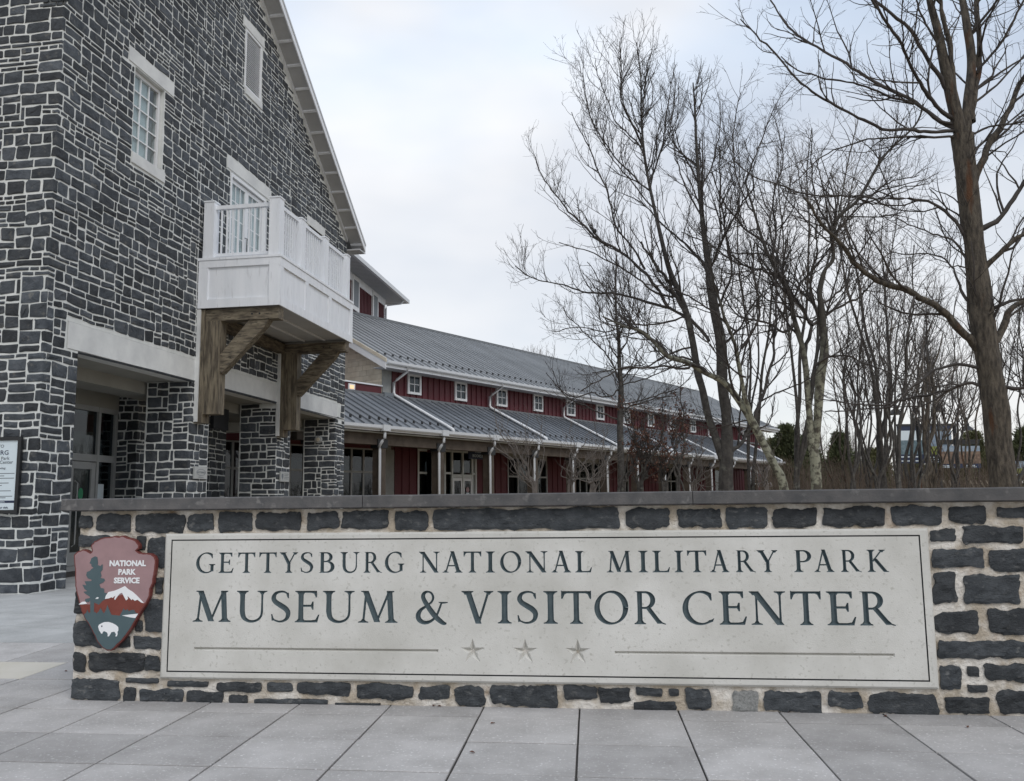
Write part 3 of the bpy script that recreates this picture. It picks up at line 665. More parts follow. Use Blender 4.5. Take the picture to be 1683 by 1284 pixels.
L2 = [('M',321,383),('U',392,441.9),('S',448.7,480.5),('E',487.6,527.8),('U',533,585),('M',590.9,655.4),('&',685,737.5),('V',760,812),('I',819,841.8),('S',851,885),('I',894,917.2),('T',923,972.3),('O',977,1032.6),('R',1042,1093.3),
 ('C',1121,1172.5),('E',1181,1226),('N',1230.5,1290),('T',1298,1348),('E',1356.7,1404.3),('R',1410,1468)]
# features in wall coordinates (a,z)
PAN = (0.708, 0.178, 6.068, 1.188); POUT = 0.034
letters = []
for lst, z0, z1, yy in ((L1, 0.9165, 1.0635, 925), (L2, 0.568, 0.790, 998)):
    for c, x0, x1 in lst:
        a0 = wall_az(x0, yy)[0]; a1 = wall_az(x1, yy)[0]
        polys = G(c); xs = [p[0] for q in polys for p in q]; mn, mx_ = min(xs), max(xs)
        sc_ = (a1 - a0) / (mx_ - mn)
        letters.append([[(a0 + (x - mn) * sc_, z0 + y / 100 * (z1 - z0)) for x, y in q] for q in polys])
def inside_any(pts, polys):
    pts = np.asarray(pts); res = np.zeros(len(pts), bool)
    for q in polys:
        Q = np.asarray(q); x, y = pts[:, 0], pts[:, 1]; c = np.zeros(len(pts), bool)
        j = len(Q) - 1
        for i in range(len(Q)):
            with np.errstate(divide='ignore', invalid='ignore'):
                cond = ((Q[i, 1] > y) != (Q[j, 1] > y)) & (x < (Q[j, 0] - Q[i, 0]) * (y - Q[i, 1]) / (Q[j, 1] - Q[i, 1] + 1e-15) + Q[i, 0])
            c ^= cond; j = i
        res |= c
    return res
def union_boundary(polys):
    V = []; E = []
    for q in polys:
        b = len(V); V += [Vector(p) for p in q]; E += [(b + i, b + (i + 1) % len(q)) for i in range(len(q))]
    vs, es, fs, *_ = delaunay_2d_cdt(V, E, [], 0, 1e-6)
    vs = np.array([tuple(v) for v in vs]); fs = [f for f in fs if len(f) == 3]
    cen = np.array([vs[list(f)].mean(0) for f in fs]); ins = inside_any(cen, polys)
    cnt = {}
    for f, k in zip(fs, ins):
        if not k: continue
        for i in range(3):
            e_ = tuple(sorted((f[i], f[(i + 1) % 3]))); cnt[e_] = cnt.get(e_, 0) + 1
    return vs, [e_ for e_, n_ in cnt.items() if n_ == 1]
def seg_dist(pts, A, B):
    pts = pts[:, None, :]; A = A[None]; B = B[None]; AB = B - A
    t = np.clip(((pts - A) * AB).sum(-1) / ((AB ** 2).sum(-1) + 1e-12), 0, 1)
    return np.sqrt((((A + AB * t[..., None]) - pts) ** 2).sum(-1)).min(1)
panel_edges_v = []; panel_edges_e = []
all_polys = []
panel = None
def pfr(a, z, o): return WP(a, -(POUT + o), z)
letter_objs = []
for polys in letters:
    vs, be = union_boundary(polys)
    used = sorted({i for e_ in be for i in e_}); mp = {i: k for k, i in enumerate(used)}
    bv = vs[used]; be = [(mp[a], mp[b]) for a, b in be]
    b = len(panel_edges_v); panel_edges_v += [tuple(p) for p in bv]; panel_edges_e += [(b + i, b + j) for i, j in be]
    all_polys.append(polys)
    mn, mx_ = bv.min(0), bv.max(0); st = 0.0045
    gx, gy = np.meshgrid(np.arange(mn[0] + st / 2, mx_[0], st), np.arange(mn[1] + st / 2, mx_[1], st)); g = np.stack([gx.ravel(), gy.ravel()], 1)
    g = g[inside_any(g, polys)]
    A = bv[[i for i, j in be]]; B = bv[[j for i, j in be]]
    d = seg_dist(g, A, B); g = g[d > 0.0026]
    V = [Vector(p) for p in bv] + [Vector(p) for p in g]
    vo, eo, fo, *_ = delaunay_2d_cdt(V, be, [], 0, 1e-7)
    vo = np.array([tuple(v) for v in vo]); cen = np.array([vo[list(f)].mean(0) for f in fo]); ok = inside_any(cen, polys)
    dist = seg_dist(vo, A, B)
    mb = MB(); mb.add([pfr(x, z, -min(dd * 1.9, 0.020)) for (x, z), dd in zip(vo, dist)], [f for f, k in zip(fo, ok) if k])
    letter_objs.append(mb)
# star and groove cut-outs
stars = [wall_az(778, 1069), wall_az(864, 1069.5), wall_az(950, 1070)]
star_polys = []
for (a, z) in stars:
    q = []
    for k in range(10):
        r_ = 0.091 if k % 2 == 0 else 0.036; an = pi / 2 + k * pi / 5
        q.append((a + r_ * cos(an), z - .004 + r_ * sin(an)))
    star_polys.append(q)
groove_polys = []
for (x0, x1) in ((322, 722), (1010, 1468)):
    a0, z_ = wall_az(x0, 1068); a1, _ = wall_az(x1, 1073)
    zc = 0.378
    groove_polys.append([(a0, zc - .012), (a1, zc - .012), (a1, zc + .012), (a0, zc + .012)])
IN = (0.752, 0.217, 6.022, 1.155); gw = 0.0048
def rectp(r_, g): return [(r_[0] - g, r_[1] - g), (r_[2] + g, r_[1] - g), (r_[2] + g, r_[3] + g), (r_[0] - g, r_[3] + g)]
holes = star_polys + groove_polys
V = [Vector(p) for p in panel_edges_v]; E = list(panel_edges_e)
for q in [rectp(PAN, 0), rectp(IN, gw), rectp(IN, -gw)] + holes:
    b = len(V); V += [Vector(p) for p in q]; E += [(b + i, b + (i + 1) % 4 if len(q) == 4 else b + (i + 1) % len(q)) for i in range(len(q))]
# denser points so that the face can carry slight unevenness
vo, eo, fo, *_ = delaunay_2d_cdt(V, E, [], 0, 1e-7)
vo = np.array([tuple(v) for v in vo]); cen = np.array([vo[list(f)].mean(0) for f in fo])
cut = np.zeros(len(cen), bool)
for polys in all_polys:
    P_ = np.array([p for q in polys for p in q]); mn, mx_ = P_.min(0) - 1e-4, P_.max(0) + 1e-4
    s_ = np.where((cen[:, 0] > mn[0]) & (cen[:, 0] < mx_[0]) & (cen[:, 1] > mn[1]) & (cen[:, 1] < mx_[1]))[0]
    if len(s_): cut[s_] |= inside_any(cen[s_], polys)
cut |= inside_any(cen, holes)
ring = inside_any(cen, [rectp(IN, gw)]) & ~inside_any(cen, [rectp(IN, -gw)])
inp = inside_any(cen, [rectp(PAN, 0)])
mb = MB(); mb.add([pfr(x, z, 0) for x, z in vo], [f for f, c_, r_, i_ in zip(fo, cut, ring, inp) if i_ and not c_ and not r_])
# chamfered slab sides
a0, z0, a1, z1 = PAN; ch = 0.014
o_ = [(a0 - ch, z0 - ch), (a1 + ch, z0 - ch), (a1 + ch, z1 + ch), (a0 - ch, z1 + ch)]; i_ = rectp(PAN, 0)
mb.add([pfr(*p, 0) for p in i_] + [pfr(*p, -0.012) for p in o_] + [pfr(*p, -0.05) for p in o_], [(k, (k + 1) % 4, 4 + (k + 1) % 4, 4 + k) for k in range(4)] + [(4 + k, 4 + (k + 1) % 4, 8 + (k + 1) % 4, 8 + k) for k in range(4)])
panel = mb.build('name_panel', M['limestone'], wall)
for mb in letter_objs: mb.build('letter', M['letter'], panel)
for q, (a, z) in zip(star_polys, stars):
    mb = MB(); mb.add([pfr(*p, 0) for p in q] + [pfr(a, z - .004, -0.045)], [(k, (k + 1) % 10, 10) for k in range(10)]); mb.build('star', M['limestone'], panel)
for q in groove_polys:
    zc = (q[0][1] + q[2][1]) / 2
    mb = MB(); mb.add([pfr(*p, 0) for p in q] + [pfr(q[0][0] + .008, zc, -0.024), pfr(q[1][0] - .008, zc, -0.024)], [(0, 1, 5, 4), (2, 3, 4, 5), (1, 2, 5), (3, 0, 4)]); mb.build('engraved_rule', M['limestone'], panel)
mb = MB(); o1 = rectp(IN, gw); o2 = rectp(IN, -gw)
mb.add([pfr(*p, 0) for p in o1] + [pfr(*p, -.008) for p in o1] + [pfr(*p, -.008) for p in o2] + [pfr(*p, 0) for p in o2], [(k + r_ * 4, (k + 1) % 4 + r_ * 4, 4 + (k + 1) % 4 + r_ * 4, 4 + k + r_ * 4) for k in range(4) for r_ in range(3)])
mb.build('border_groove', M['groove'], panel)

# ------------------------------------------------------------------ arrowhead emblem
emb = empty('arrowhead_emblem', WP(0.35, -0.06, 0.35), 'mauve arrowhead-shaped park emblem with tree, mountain and white bison on wall', 'emblem')
def ez(x, y): return wall_az(120 + x / 6.1125, 870 + y / 6.1125)
def dens(poly, n=1):
    return poly
def smooth_poly(poly, seed, amp=0.0012, sub=3):
    out = []; r = random.Random(seed)
    for i in range(len(poly)):
        p, q = poly[i], poly[(i + 1) % len(poly)]
        for k in range(sub): out.append((p[0] + (q[0] - p[0]) * k / sub + (r.uniform(-amp, amp) if k else 0), p[1] + (q[1] - p[1]) * k / sub + (r.uniform(-amp, amp) if k else 0)))
    return out
OUT = [(395,1205),(350,1180),(300,1120),(255,1030),(215,950),(175,895),(150,840),(118,750),(92,640),(76,560),(75,440),(66,330),(62,255),(95,222),(150,198),(190,208),(228,232),(243,212),(232,160),(265,118),(330,88),(400,74),(465,64),(520,70),(548,60),(590,80),(640,92),(680,112),(712,160),(708,192),(680,208),(715,232),(770,236),(825,240),(862,265),(878,300),(872,400),(858,470),(848,540),(822,590),(818,660),(780,740),(740,800),(700,868),(650,960),(590,1050),(520,1130),(460,1190),(430,1207)]
poly = [ez(*p) for p in OUT]
def efr(x, z, o): return WP(x, -o, z)
def flat(name, poly2, o0, o1, m, parent=emb):
    # triangulated plate with side walls
    vs, es, fs, *_ = delaunay_2d_cdt([Vector(p) for p in poly2], [(i, (i + 1) % len(poly2)) for i in range(len(poly2))], [], 1, 1e-7)
    mb = MB(); n = len(poly2)
    mb.add([efr(v[0], v[1], o1) for v in vs], [tuple(f) for f in fs])
    mb.add([efr(*p, o0) for p in poly2] + [efr(*p, o1) for p in poly2], [(i, (i + 1) % n, n + (i + 1) % n, n + i) for i in range(n)])
    return mb.build(name, m, parent)
sp = smooth_poly(poly, 3, 0.0022, 3)
flat('backing_plate', sp, 0.025, 0.064, M['eedge'])
cx = sum(p[0] for p in sp) / len(sp); cz = sum(p[1] for p in sp) / len(sp)
def inset(poly, d):
    out = []; n = len(poly)
    A = sum(poly[i][0] * poly[(i + 1) % n][1] - poly[(i + 1) % n][0] * poly[i][1] for i in range(n)); sg = 1 if A > 0 else -1
    for i in range(n):
        p0, p1, p2 = np.array(poly[i - 1]), np.array(poly[i]), np.array(poly[(i + 1) % n]); t = p2 - p0; t = t / (np.linalg.norm(t) + 1e-9)
        out.append(tuple(p1 + np.array([-t[1], t[0]]) * d * sg))
    return out
ins = inset(sp, 0.009)
flat('sky_field', ins, 0.064, 0.066, M['pink'])
def clip_lower(poly, f):
    out = []
    for k in range(len(poly)):
        p, r = poly[k], poly[(k + 1) % len(poly)]; fp, fr_ = f(p), f(r)
        if fp >= 0: out.append(p)
        if (fp >= 0) != (fr_ >= 0):
            t = fp / (fp - fr_); out.append((p[0] + (r[0] - p[0]) * t, p[1] + (r[1] - p[1]) * t))
    return out
# mountain (brown red): region of arrowhead below a ridge line
def lower_region(top_pts, m, o, name):
    """part of the inset plate under the polyline top_pts (left to right, pixel coords)"""
    T = [ez(*p) for p in top_pts]; zl = T[0][1]; zr = T[-1][1]
    # left/right intersections with the inset outline walking below
    low = [p for p in ins]
    def f(p):
        x = p[0]
        if x <= T[0][0]: zz = zl
        elif x >= T[-1][0]: zz = zr
        else:
            zz = zl
            for a_, b_ in zip(T, T[1:]):
                if a_[0] <= x <= b_[0]: zz = a_[1] + (b_[1] - a_[1]) * (x - a_[0]) / (b_[0] - a_[0] + 1e-9); break
        return (min(zl, zr) - 0.0) - p[1] if (x < T[0][0] + .03 or x > T[-1][0] - .03) else zz - p[1]
    bot = clip_lower(low, lambda p: (zl + (zr - zl) * (p[0] - T[0][0]) / (T[-1][0] - T[0][0])) - p[1])
    # order: find points on the cut line, insert the top polyline between them
    lf = min(bot, key=lambda p: p[0] - (0.0)); n = len(bot)
    cutp = [i for i in range(n) if abs((zl + (zr - zl) * (bot[i][0] - T[0][0]) / (T[-1][0] - T[0][0])) - bot[i][1]) < 1e-6]
    i0, i1 = cutp[0], cutp[-1]
    # rotate so that the path i1->...->i0 is the lower outline
    if i1 - i0 == 1: seq = bot[i1:] + bot[:i0 + 1]
    else: seq = bot[i0:i1 + 1]
    mid = [p for p in T[1:-1]]
    if seq[-1][0] > seq[0][0]: mid = mid[::-1]
    return flat(name, seq + mid, 0.066 + o, 0.0675 + o, m)
lower_region([(112,745),(225,745),(262,725),(310,748),(372,690),(440,676),(500,660),(575,640),(640,690),(700,705),(765,732)], M['ered'], 0, 'brown_hills')
lower_region([(165,845),(190,825),(200,795),(212,825),(262,838),(275,815),(290,835),(315,812),(332,778),(350,815),(365,835),(385,795),(400,750),(418,800),(440,848),(522,856),(545,815),(560,785),(575,805),(600,792),(612,812),(640,800),(665,798),(680,825),(705,838)], M['egreen'], 0.0018, 'green_lowland')
def eflat(name, pts, m, o): return flat(name, [ez(*p) for p in pts], 0.0655, 0.0665 + o, m)
eflat('tree_silhouette', [(228,840),(228,700),(215,722),(178,718),(178,690),(225,680),(225,668),(180,640),(160,618),(200,612),(172,592),(150,548),(190,556),(172,515),(240,512),(242,498),(205,486),(188,455),(195,422),(225,410),(240,392),(262,380),(240,365),(240,345),(222,335),(240,285),(275,266),(298,275),(305,330),(300,352),(330,365),(345,345),(352,350),(350,400),(330,425),(340,460),(330,482),(365,488),(375,505),(360,525),(318,545),(330,580),(365,588),(368,630),(392,632),(385,690),(350,710),(315,748),(268,725),(264,840)], M['egreen'], 0.002)
eflat('snow_cap', [(375,690),(385,655),(410,622),(470,608),(510,592),(540,578),(572,562),(605,592),(650,620),(690,655),(725,692),(762,732),(735,725),(700,698),(672,708),(650,690),(640,702),(612,672),(598,660),(605,690),(585,704),(565,668),(545,628),(520,640),(498,668),(475,700),(468,690),(480,655),(450,680),(440,672),(415,685)], M['ewhite'], 0.003)
eflat('snow_patch', [(112,745),(150,718),(180,716),(194,738),(150,744)], M['ewhite'], 0.003)
eflat('snow_patch', [(280,690),(296,672),(314,674),(308,688)], M['ewhite'], 0.0035)
eflat('white_lake', [(545,854),(620,845),(706,836),(678,880),(620,872)], M['ewhite'], 0.003)
bison = eflat('bison', [(318,1002),(308,965),(318,945),(345,930),(370,920),(410,918),(450,930),(485,948),(508,970),(510,1000),(500,1020),(502,1040),(494,1062),(480,1062),(486,1040),(470,1015),(440,1020),(430,1040),(415,1062),(402,1062),(405,1040),(395,1022),(370,1010),(356,1016),(350,1034),(338,1034),(330,1018)], M['ewhite'], 0.0035)
eflat('bison_mark', [(338,960),(348,950),(352,965),(342,970)], M['navy'], 0.0045).parent = bison
for txt, x, y, s_ in (('NATIONAL', 598, 362, 77), ('PARK', 590, 447, 75), ('SERVICE', 590, 532, 75)):
    a, z = ez(x, y); sz = s_ / 6.1125 / 1392 * 6.25 * 1.0
    text_mesh('lettering', txt, efr, a, z, sz, 0.0685, M['ewhite'], emb, 'CENTER', bold=0.0024, sx=1.0)

# ------------------------------------------------------------------ stone museum building
bld = empty('stone_building', BP(7.4, -4, 0), 'tall dark stone gabled building with white balcony and arcade of square piers', 'building')
LB = 14.75; ZS = 20.30; SL = 0.667; MID = 6.76
def rake_z(s):     # underside line of the rake trim on the facade
    return ZS - SL * s if s > MID else ZS - SL * (2 * MID - s)
def bfr(x, z, o): return BP(x, o, z)
OPEN = [(2.21, 3.29, 8.55, 10.36), (6.36, 8.38, 7.05, 9.74), (11.42, 12.48, 8.5, 9.98), (6.93, 7.88, 12.28, 13.9)]
# mortar body of the facade: rows of prisms between openings
mb = MB()
rows = sorted({4.21, 4.71, 7.05, 8.5, 8.55, 9.74, 9.98, 10.36, 12.28, 13.9, 15.4})
for z0, z1 in zip(rows, rows[1:]):
    bl = sorted([(a, b) for a, b, c, d in OPEN if c < (z0 + z1) / 2 < d])
    def xl(z): return max(0.0, 2 * MID - (ZS + .1 - z) / SL)
    def xr(z): return min(LB, (ZS + .1 - z) / SL)
    if z0 < 4.5: segs = [(0, .58), (14.03, LB)]; 
    else:
        segs = []; cur = None; edges = [None] + bl
        st = 'L'
        pts = [('L', None)] 
        segs = []; left = 'L'
        for a, b in bl: segs.append((left, a)); left = b
        segs.append((left, 'R'))
    for a, b in segs:
        A0 = xl(z0) if a == 'L' else a; A1 = xl(z1) if a == 'L' else a
        C0 = xr(z0) if b == 'R' else b; C1 = xr(z1) if b == 'R' else b
        if C0 <= A0: continue
        mb.prism(bfr, [(A0, z0), (C0, z0), (max(C1, A1), z1), (A1, z1)], -0.42, 0.0)
# side walls, pier 1
mb.box(BP, (0, .9), (-.42, 0), (-0.05, 4.21)); mb.box(BP, (0, .42), (-6.8, -0.42), (-0.05, 11.25))
mb.box(BP, (.42, .9), (-1.1, -0.42), (-0.05, 4.21))
mb.box(BP, (LB - .42, LB), (-6.8, -0.42), (3.9, 10.8))
# piers
PIERS = [(4.84, 5.68), (9.39, 10.31), (13.9, LB)]
for a, b in PIERS: mb.box(BP, (a, b), (-1.08, 0), (-0.05, 4.21))
INNER = [(6.05, 7.0, -2.95, -2.05), (9.44, 10.4, -2.9, -2.0), (14.0, 14.95, -2.9, -2.0)]
for a, b, c, d in INNER: mb.box(BP, (a, b), (c, d), (-0.05, 4.1))
mb.build('mortar_body', M['mortar'], bld)
# lining so that the wall reads dark inside
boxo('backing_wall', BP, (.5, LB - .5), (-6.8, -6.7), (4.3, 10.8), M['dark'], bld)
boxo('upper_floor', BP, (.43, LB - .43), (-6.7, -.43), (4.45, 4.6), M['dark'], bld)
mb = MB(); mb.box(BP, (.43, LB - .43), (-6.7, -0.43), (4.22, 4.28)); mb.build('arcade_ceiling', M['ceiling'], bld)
for (o0, o1, zb) in ((-1.9, -1.15, 3.95),):
    boxo('ceiling_beam', BP, (.9, LB - .5), (o0, o1), (zb, 4.22), M['ceiling'], bld)
# stones : main strip = side wall (t<0) wrapped round the corner to the facade
def strip_fr(t, z, o):
    if t < 0: return BP(-o, t, z)
    if t > LB: return BP(LB + o, -(t - LB), z)
    e_ = 1e-6
    if t < e_ and t > -e_: return BP(-o, o, z)
    if t <= e_: return BP(-o, o, z)
    return BP(t, o, z)
def mitre(tc, na, nb, fa, fb):
    """strip mapping across a corner at tc"""
    def fr(t, z, o):
        if abs(t - tc) < 1e-5: return fa(t, z, 0) + (na + nb) * o
        return fa(t, z, o) if t < tc else fb(t, z, o)
    return fr
side = lambda t, z, o: BP(-o, t, z)
front = lambda t, z, o: BP(t, o, z)
main_fr = mitre(0.0, -BD, BN, side, front)
def blocked_main(t, z):
    if t > LB or z > 16: return True
    if t < 0: return z > 11.2
    if z < 4.76:
        if z > 4.16: return t > .56 and t < 14.05
        return t > .92
    for a, b, c, d in OPEN:
        g = 0.0
        if a - .03 < t < b + .03 and c - .03 < z < d + .03: return True
    for (a, b, c, d) in ((1.94, 3.66, 10.36, 10.70), (2.18, 3.42, 8.27, 8.6), (6.12, 8.62, 9.72, 10.1), (11.2, 12.72, 9.96, 10.29), (6.76, 8.02, 13.88, 14.18), (6.93, 7.97, 12.05, 12.3)):
        if a < t < b and c < z < d: return True
    if z > rake_z(t) - 0.02: return True
    return False
BR = random.Random(21)
strip_stones(-3.12, LB, 0.0, 15.4, blocked_main, main_fr, [0.0], BR, lim=lambda z: (LB - .003) if z > 4.715 else (.897 if z < 4.2 else 99), cut=lambda t, z: t <= LB and (z > 4.72 or z < 4.2 or (t < .59 or t > 14.032)))
# clean end column below lintel level on the right handled by its pier
for a, b in PIERS:
    pf = mitre(a, -BD, BN, lambda t, z, o, a=a: BP(a - o, t - a, z), front)
    strip_stones(a - 1.06, b, 0.0, 4.2, lambda t, z: False, pf, [a], BR, lim=lambda z, b=b: b - .003, cut=lambda t, z: z < 4.205, warpk=.7)
for a, b, c, d in INNER:
    pf = mitre(a, -BD, BN, lambda t, z, o, a=a, d=d: BP(a - o, d + (t - a), z), lambda t, z, o, d=d: BP(t, d + o, z))
    strip_stones(a - .9, b, 0.0, 4.1, lambda t, z: False, pf, [a], BR, lim=lambda z, b=b: b - .003, cut=lambda t, z: z < 4.09, warpk=.7)
BSTONES.sort(key=lambda x: -x[0])
for k, (sz, mbs) in enumerate(BSTONES[:298]):
    mbs.build('stone', M['stone'], bld)
mb = MB()
for sz, m2 in BSTONES[298:]:
    b = len(mb.v); mb.v += m2.v; mb.f += [[i + b for i in f] for f in m2.f]; mb.t += m2.t
mb.build('stonework', M['stone'], bld, kind='stuff')
# expansion joints
for s_, zt in ((4.9, 13.2), (9.93, 13.2)):
    boxo('expansion_joint', BP, (s_ - .012, s_ + .012), (-.01, .016), (4.72, zt), M['lintel'], bld)
# lintels and sills
def blk(name, s0, s1, z0, z1, m, o0=-.3, o1=.015, par=bld):
    mb = MB(); e_ = .008
    mb.prism(bfr, [(s0, z0), (s1, z0), (s1, z1), (s0, z1)], o0, o1 - e_); mb.prism(bfr, [(s0 + e_, z0 + e_), (s1 - e_, z0 + e_), (s1 - e_, z1 - e_), (s0 + e_, z1 - e_)], o1 - e_, o1)
    return mb.build(name, m, par)
blk('arcade_lintel', .60, 14.03, 4.215, 4.705, M['lintel'], -.42, .012)
for (a, b, c, d) in ((1.96, 3.65, 10.38, 10.68), (6.14, 8.6, 9.76, 10.07), (11.22, 12.7, 9.98, 10.27), (6.78, 8.0, 13.91, 14.15)): blk('lintel', a, b, c, d, M['lintel'])
for (a, b, c, d) in ((2.2, 3.41, 8.31, 8.55), (6.96, 7.95, 12.1, 12.28)): blk('window_sill', a, b, c, d, M['lintel'], -.3, .03)
# first-floor window 3 x 5 lights
def gridwin(name, s0, s1, z0, z1, nc, nr, off, par, blind=True, fw=.07, gap=True):
    fr_ = MB()
    fr_.box(BP, (s0, s0 + fw), (off - .08, off + .03), (z0, z1)); fr_.box(BP, (s1 - fw, s1), (off - .08, off + .03), (z0, z1))
    fr_.box(BP, (s0 + fw, s1 - fw), (off - .08, off + .03), (z1 - fw, z1)); fr_.box(BP, (s0 + fw, s1 - fw), (off - .08, off + .03), (z0, z0 + fw))
    w = fr_.build('window', M['white2'], par)
    for k in range(1, nc): boxo('glazing_bar', BP, (s0 + fw + (s1 - s0 - 2 * fw) * k / nc - .014, s0 + fw + (s1 - s0 - 2 * fw) * k / nc + .014), (off - .03, off + .012), (z0 + fw, z1 - fw), M['white2'], w)
    for k in range(1, nr): boxo('glazing_bar', BP, (s0 + fw, s1 - fw), (off - .028, off + .01), (z0 + fw + (z1 - z0 - 2 * fw) * k / nr - .014, z0 + fw + (z1 - z0 - 2 * fw) * k / nr + .014), M['white2'], w)
    for i in range(nc):
        for j in range(nr):
            a = s0 + fw + (s1 - s0 - 2 * fw) * i / nc; b = s0 + fw + (s1 - s0 - 2 * fw) * (i + 1) / nc
            c = z0 + fw + (z1 - z0 - 2 * fw) * j / nr; d = z0 + fw + (z1 - z0 - 2 * fw) * (j + 1) / nr
            boxo('pane', BP, (a + .012, b - .012), (off - .016, off - .010), (c + .012, d - .012), M['glass'], w)
    boxo('window_blind', BP, (s0 + .03, s1 - (.3 if gap else .03)), (off - .05, off - .045), (z0 + .02, z1 - .02), M['blind'], w)
    return w
gridwin('window', 2.22, 3.28, 8.56, 10.35, 3, 5, -.12, bld)
gridwin('window', 11.43, 12.47, 8.51, 9.97, 3, 4, -.12, bld, gap=False)
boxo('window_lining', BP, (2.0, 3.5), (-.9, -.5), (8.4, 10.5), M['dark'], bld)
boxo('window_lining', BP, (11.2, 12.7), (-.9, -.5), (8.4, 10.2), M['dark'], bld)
# louvre vent
lv = boxo('louvre_vent', BP, (6.94, 7.87), (-.2, -.16), (12.29, 13.89), M['black'], bld)
mb = MB(); 
for a, b, c, d in ((6.94, 6.99, 12.29, 13.89), (7.82, 7.87, 12.29, 13.89), (6.99, 7.82, 12.29, 12.34), (6.99, 7.82, 13.84, 13.89)): mb.box(BP, (a, b), (-.158, .005), (c, d))
mb.build('frame', M['white2'], lv)
for k in range(24):
    z = 12.36 + k * 1.46 / 24
    mb = MB(); mb.add([BP(6.99, -.06, z + .012), BP(7.82, -.06, z + .012), BP(7.82, -.02, z), BP(6.99, -.02, z), BP(6.99, -.06, z + .024), BP(7.82, -.06, z + .024), BP(7.82, -.02, z + .014), BP(6.99, -.02, z + .014)], [(0, 1, 2, 3), (7, 6, 5, 4), (0, 4, 5, 1), (3, 2, 6, 7), (0, 3, 7, 4), (1, 5, 6, 2)])
    mb.build('slat', M['white2'], lv)
# balcony doors (two glazed leaves)
mb = MB(); fw = .07
mb.box(BP, (6.38, 6.45), (-.16, .0), (7.06, 9.73)); mb.box(BP, (8.29, 8.36), (-.16, .0), (7.06, 9.73)); mb.box(BP, (6.45, 8.29), (-.16, .0), (9.64, 9.73))
dframe = mb.build('door_frame', M['white2'], bld)
boxo('door_blind', BP, (6.46, 8.28), (-.15, -.145), (7.06, 9.7), M['blind'], bld)
for (a, b, hx) in ((6.455, 7.365, 7.30), (7.375, 8.285, 7.44)):
    mb = MB(); q = .085
    mb.box(BP, (a, a + q), (-.12, -.06), (7.1, 9.62)); mb.box(BP, (b - q, b), (-.12, -.06), (7.1, 9.62)); mb.box(BP, (a + q, b - q), (-.12, -.06), (9.52, 9.62)); mb.box(BP, (a + q, b - q), (-.12, -.06), (7.1, 7.32))
    d_ = mb.build('balcony_door', M['white2'], bld)
    boxo('pane', BP, (a + q, b - q), (-.095, -.088), (7.32, 9.52), M['glass'], d_)
    for k in range(1, 3): boxo('glazing_bar', BP, (a + q + (b - a - 2 * q) * k / 3 - .012, a + q + (b - a - 2 * q) * k / 3 + .012), (-.085, -.075), (7.32, 9.52), M['white2'], d_)
    for k in range(1, 5): boxo('glazing_bar', BP, (a + q, b - q), (-.085, -.077), (7.32 + 2.2 * k / 5 - .012, 7.32 + 2.2 * k / 5 + .012), M['white2'], d_)
    mb = MB(); mb.tube([BP(hx, -.06, 7.9), BP(hx, .01, 7.92), BP(hx, .01, 8.28), BP(hx, -.06, 8.3)], .012, 6); mb.build('handle', M['black'], d_)
# gable trim, soffit, roof
def rakebox(name, s0, s1, dz0, dz1, o0, o1, m, side_=1, par=bld):
    mb = MB()
    f = (lambda s, dz: (s, ZS - SL * s + dz)) if side_ > 0 else (lambda s, dz: (2 * MID - s, ZS - SL * s + dz))
    mb.prism(bfr, [f(s0, dz0), f(s1, dz0), f(s1, dz1), f(s0, dz1)], o0, o1); return mb.build(name, m, par)
for sd in (1, -1):
    rakebox('frieze_board', MID, (LB if sd > 0 else 2 * MID) + .02, 0.0, 0.16, -.3, .035, M['white'], sd)
    E0 = LB if sd > 0 else 2 * MID - .1
    rakebox('soffit', MID, E0 + .45, 0.14, 0.165, .036, .47, M['soffit'], sd)
    rakebox('rake_fascia', MID, E0 + .5, 0.09, 0.36, .471, .505, M['white'], sd)
    rakebox('rake_drip_edge', MID, E0 + .52, 0.30, 0.375, .506, .525, M['gutter'], sd)
    rakebox('roof_slab', MID, E0 + .5, 0.17, 0.40, -6.9, .470, M['roof'], sd)
    for k in range(13):
        s_ = E0 + .25 - k * .62
        if s_ > MID: rakebox('soffit_batten', s_ - .025, s_ + .025, 0.10, 0.139, .05, .469, M['white'], sd)
boxo('eave_return', BP, (LB + .02, LB + .50), (-6.8, .47), (ZS - SL * (LB + .5) + .02, ZS - SL * (LB + .5) + .07), M['soffit'], bld)
boxo('eave_fascia', BP, (LB + .5, LB + .54), (-6.8, .5), (ZS - SL * (LB + .5) + .02, ZS - SL * (LB + .5) + .36), M['white'], bld)
# back gable wall closing the upper volume
mb = MB(); mb.prism(bfr, [(0.42, 4.6), (LB - .42, 4.6), (LB - .42, 10.6), (MID, 15.3), (.42, 10.6)], -.5, -.46); mb.build('wall_lining', M['dark'], bld)

# balcony
Z0, Z1 = 5.90, 7.05
bal = MB(); s0, s1, of = 4.95, 9.80, 2.0
bal.box(BP, (s0 + .03, s1 - .03), (.02, of - .03), (Z0 + .10, Z1 - .03))
balcony = bal.build('balcony', M['white'], bld)
boxo('deck_edge', BP, (s0 - .03, s1 + .03), (.0, of + .03), (Z1 - .028, Z1 + .03), M['white'], balcony)
boxo('bottom_board', BP, (s0 - .012, s1 + .012), (of - .029, of + .012), (Z0, Z0 + .20), M['white'], balcony)
boxo('bottom_board', BP, (s0 - .012, s0 + .029), (.02, of - .03), (Z0, Z0 + .20), M['white'], balcony)
boxo('bottom_board', BP, (s1 - .029, s1 + .012), (.02, of - .03), (Z0, Z0 + .20), M['white'], balcony)
boxo('top_board', BP, (s0 - .012, s1 + .012), (of - .029, of + .012), (Z1 - .23, Z1 - .029), M['white'], balcony)
